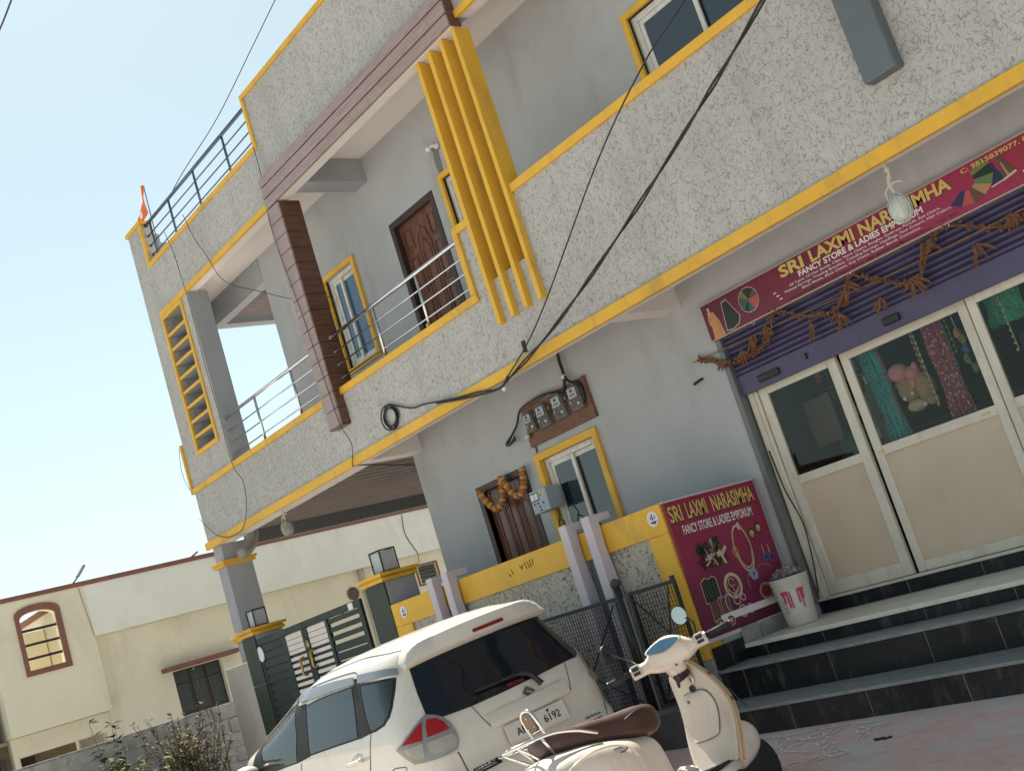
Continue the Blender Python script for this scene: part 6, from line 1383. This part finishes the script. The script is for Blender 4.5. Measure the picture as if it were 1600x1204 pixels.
for k, (x, z, c, w_, h_2) in enumerate(((-6.0, 2.05, 'brown', .28, .4), (-5.52, 1.95, 'brown', .06, .5), (-5.55, 2.0, 'brown', .2, .3), (-4.1, 1.95, 'navy', .25, .35), (-5.9, 1.8, 'teal', .3, .2))):
    tag(MB().box(x - w_ / 2, x + w_ / 2, 8.42 + .05 * k, 8.46 + .05 * k, z - h_2 / 2, z + h_2 / 2).build('packet', M_[c]), ('dull brown carton seen through the left shop pane', 'narrow brown panel beside the first mullion inside the shop', 'brown packet high behind the left shop pane', 'dark blue carton behind the right shop pane', 'dull teal packet low behind the left shop pane')[k], 'packet')
rk_ = thing('display_rack', 'crowded rack of small packets and cards hanging dimly behind the left shop panes', 'rack', (-5.8, 8.6, .62))
for k in range(4): MB().box(-6.2, -5.5, 8.78, 8.80, 1.72 + k * .2, 1.735 + k * .2).build('rail', MT['darksteel'], rk_)
for k in range(34):
    x, z = -6.15 + (k % 9) * .075 + rnd.random() * .02, 1.74 + (k // 9) * .2; hh_ = .09 + rnd.random() * .08
    MB().box(x, x + .045 + rnd.random() * .02, 8.72, 8.75, z + .16 - hh_, z + .16).build('packet', M_[rnd.choice(('brown', 'tan', 'grey', 'teal', 'red', 'cream', 'navy', 'olive'))], rk_)
hs_ = thing('hanging_strings', 'strings of beads and tassels hanging between the toys and scarf in the shop window', 'beads', (-4.7, 8.3, 1.7))
for k, x in enumerate((-5.20, -4.88, -4.86, -4.60, -4.57, -4.12, -3.66, -3.6)):
    z1 = 2.55; z0 = 1.75 + rnd.random() * .4; m__ = M_[('red', 'tan', 'cream', 'teal', 'olive', 'cream', 'red', 'tan')[k]]; b = MB()
    b.tube([(x, 8.27, z1), (x + .01, 8.27, z0)], .004, 4)
    for j in range(int((z1 - z0) / .05)): b.blob((x + .01 * j * .05, 8.27, z0 + j * .05), .011, .01, .014, 1, .3)
    b.build('string', m__, hs_)
sh_ = thing('display_counter', 'dark counter standing inside the shop behind the glass', 'counter', (-5, 8.9, .62))
MB().box(-6.0, -2.5, 8.75, 9.2, .625, 1.72).build('body', MT['slate'], sh_, bev=.01); MB().box(-6.02, -2.48, 8.72, 9.22, 1.722, 1.76).build('top', m_in, sh_, bev=.006)

# ================================================================ FLOOR DRAWING, WEEDS, LITTER
m_chalk, n, p = newmat('white_chalk'); p.inputs['Roughness'].default_value = .95
n.links.new(mix(n, ramp(n, noise(n, coords(n), 26, 5, .7), [(.42, gray(0)), (.58, gray(1))]), (.68, .64, .62), (.50, .36, .33)), p.inputs['Base Color'])
rg_ = MB()
def chalk(pts, w_=.016):
    P = bez(pts, 6)
    for a, c in zip(P, P[1:]):
        t = Vector((c.x - a.x, c.y - a.y)); 
        if t.length < 1e-6: continue
        t.normalize(); nx_, ny_ = -t.y * w_ / 2, t.x * w_ / 2
        g = lambda x, y: (x, y, ground_z(y) + .0075)
        rg_.quad(g(a.x - nx_, a.y - ny_), g(c.x - nx_, c.y - ny_), g(c.x + nx_, c.y + ny_), g(a.x + nx_, a.y + ny_))
for cx, cy, s_, rt in ((-5.55, 6.15, .16, .2), (-5.25, 6.22, .14, .9), (-5.75, 5.85, .15, 1.4), (-5.35, 5.78, .17, .5), (-5.05, 5.95, .15, 2.0), (-5.9, 6.2, .12, 2.4), (-5.6, 5.5, .15, 2.9), (-5.2, 5.45, .13, .1), (-4.9, 6.2, .11, .6), (-5.95, 5.6, .13, .4)):
    for k in range(3):
        a0 = rt + k * 2.09
        chalk([(cx, cy, 0), (cx + s_ * .6 * math.cos(a0 - .5), cy + s_ * .6 * math.sin(a0 - .5), 0), (cx + s_ * 1.1 * math.cos(a0), cy + s_ * 1.1 * math.sin(a0), 0), (cx + s_ * .6 * math.cos(a0 + .5), cy + s_ * .6 * math.sin(a0 + .5), 0), (cx, cy, 0)])
chalk([(-5.95, 6.33, 0), (-5.6, 6.30, 0), (-5.2, 6.34, 0), (-4.9, 6.31, 0)]); chalk([(-5.9, 6.05, 0), (-5.7, 6.0, 0), (-5.5, 6.06, 0), (-5.2, 6.0, 0)])
tag(rg_.build('chalk_drawing', m_chalk), 'white looping chalk pattern drawn on the pink floor in front of the scooter wheel', 'floor drawing')
t = thing('litter', 'dark scrap of leaf lying on the worn pink floor', 'litter', (-4.72, 6.05, -.06))
for k in range(4): MB().blob((-4.74 + k * .03, 6.05 + .012 * (k % 2), ground_z(6.05) + .012), .022, .014, .008, 1, .6).build('scrap', MT['blackplastic'], t)
# weeds behind the block wall line
def leafmat(name, a, b_): 
    m, n, p = newmat(name); f = noise(n, coords(n), 6, 4); n.links.new(ramp(n, f, [(.3, a), (.7, b_)]), p.inputs['Base Color']); p.inputs['Roughness'].default_value = .8; p.inputs['Specular IOR Level'].default_value = .15; return m
m_lf1, m_lf2, m_lf3 = leafmat('green_leaf', (.03, .052, .014), (.06, .09, .025)), leafmat('yellow_green_leaf', (.085, .088, .024), (.155, .14, .045)), leafmat('dry_stem_leaf', (.10, .08, .042), (.165, .13, .07))
def weed(label, x, y, h, n_st, spread, mtl, leaves, ls, z0=None, seed=1):
    r = random.Random(seed); z0 = ground_z(y) if z0 is None else z0
    t = thing('weed', label, 'plant', (x, y, z0), 'weeds in the plot by the block wall')
    st_ = MB(); lf = MB()
    for k in range(n_st):
        a = r.random() * 6.28; d = spread * (.3 + .7 * r.random()); hh_ = h * (.55 + .45 * r.random())
        P = bez([(x + .05 * math.cos(a), y + .05 * math.sin(a), z0), (x + d * .4 * math.cos(a), y + d * .4 * math.sin(a), z0 + hh_ * .5), (x + d * math.cos(a) + .05 * r.random(), y + d * math.sin(a), z0 + hh_)], 5)
        st_.tube(P, [.007 - .004 * i / len(P) for i in range(len(P))], 4)
        for _ in range(leaves):
            i = r.randrange(len(P) // 3, len(P)); p = P[i]; a2 = r.random() * 6.28; up2 = r.random() * 1.2 - .3
            d2 = Vector((math.cos(a2), math.sin(a2), up2)).normalized(); sd_ = d2.cross(Vector((0, 0, 1))).normalized(); L = ls * (.5 + r.random()); w2 = L * (.22 + .15 * r.random()); m2 = p + d2 * L * .5
            lf.quad(p, m2 - sd_ * w2 + Vector((0, 0, .1 * w2)), p + d2 * L - Vector((0, 0, L * .15)), m2 + sd_ * w2)
    st_.build('stems', m_lf3, t); o = lf.build('leaves', mtl, t); o['kind'] = 'stuff'
weed('tall dark green weed with broad leaves standing against the block wall', -15.55, 5.35, 1.85, 6, .26, m_lf1, 26, .11, seed=3)
weed('bushy yellow green weed in front of the block wall nearest the cement stub', -15.0, 5.55, 1.25, 34, .6, m_lf2, 40, .10, seed=5)
weed('low yellow green weed clump behind the car bonnet', -14.4, 4.9, 1.05, 30, .55, m_lf2, 36, .10, seed=8)
weed('dry straw coloured seeding weed beside the cement stub', -15.25, 6.1, 1.5, 40, .5, m_lf3, 34, .06, seed=11)
weed('dry pinkish grass clump between the green weed and the stub', -14.9, 6.2, 1.35, 40, .5, m_lf3, 34, .06, seed=14)
weed('thin seed stalks rising in front of the shuttered neighbour window', -15.5, 6.75, 1.95, 5, .25, m_lf3, 14, .035, seed=17)
weed('low green weed left of the tall dark one', -15.45, 4.7, 1.05, 18, .45, m_lf1, 40, .12, seed=21)
# far left: dark painted wall edge with a leafy branch
t = thing('dark_wall', 'dark green painted wall edge left of the cream neighbour house', 'wall', (-19.5, 4.6, -.4))
MB().box(-20.5, -19.2, 4.2, 5.02, -.5, 2.6).build('panel', MT['green'], t)
weed('leafy branch in front of the dark wall at the far left', -17.6, 4.55, 1.6, 7, .3, m_lf1, 18, .11, z0=-.2, seed=31)
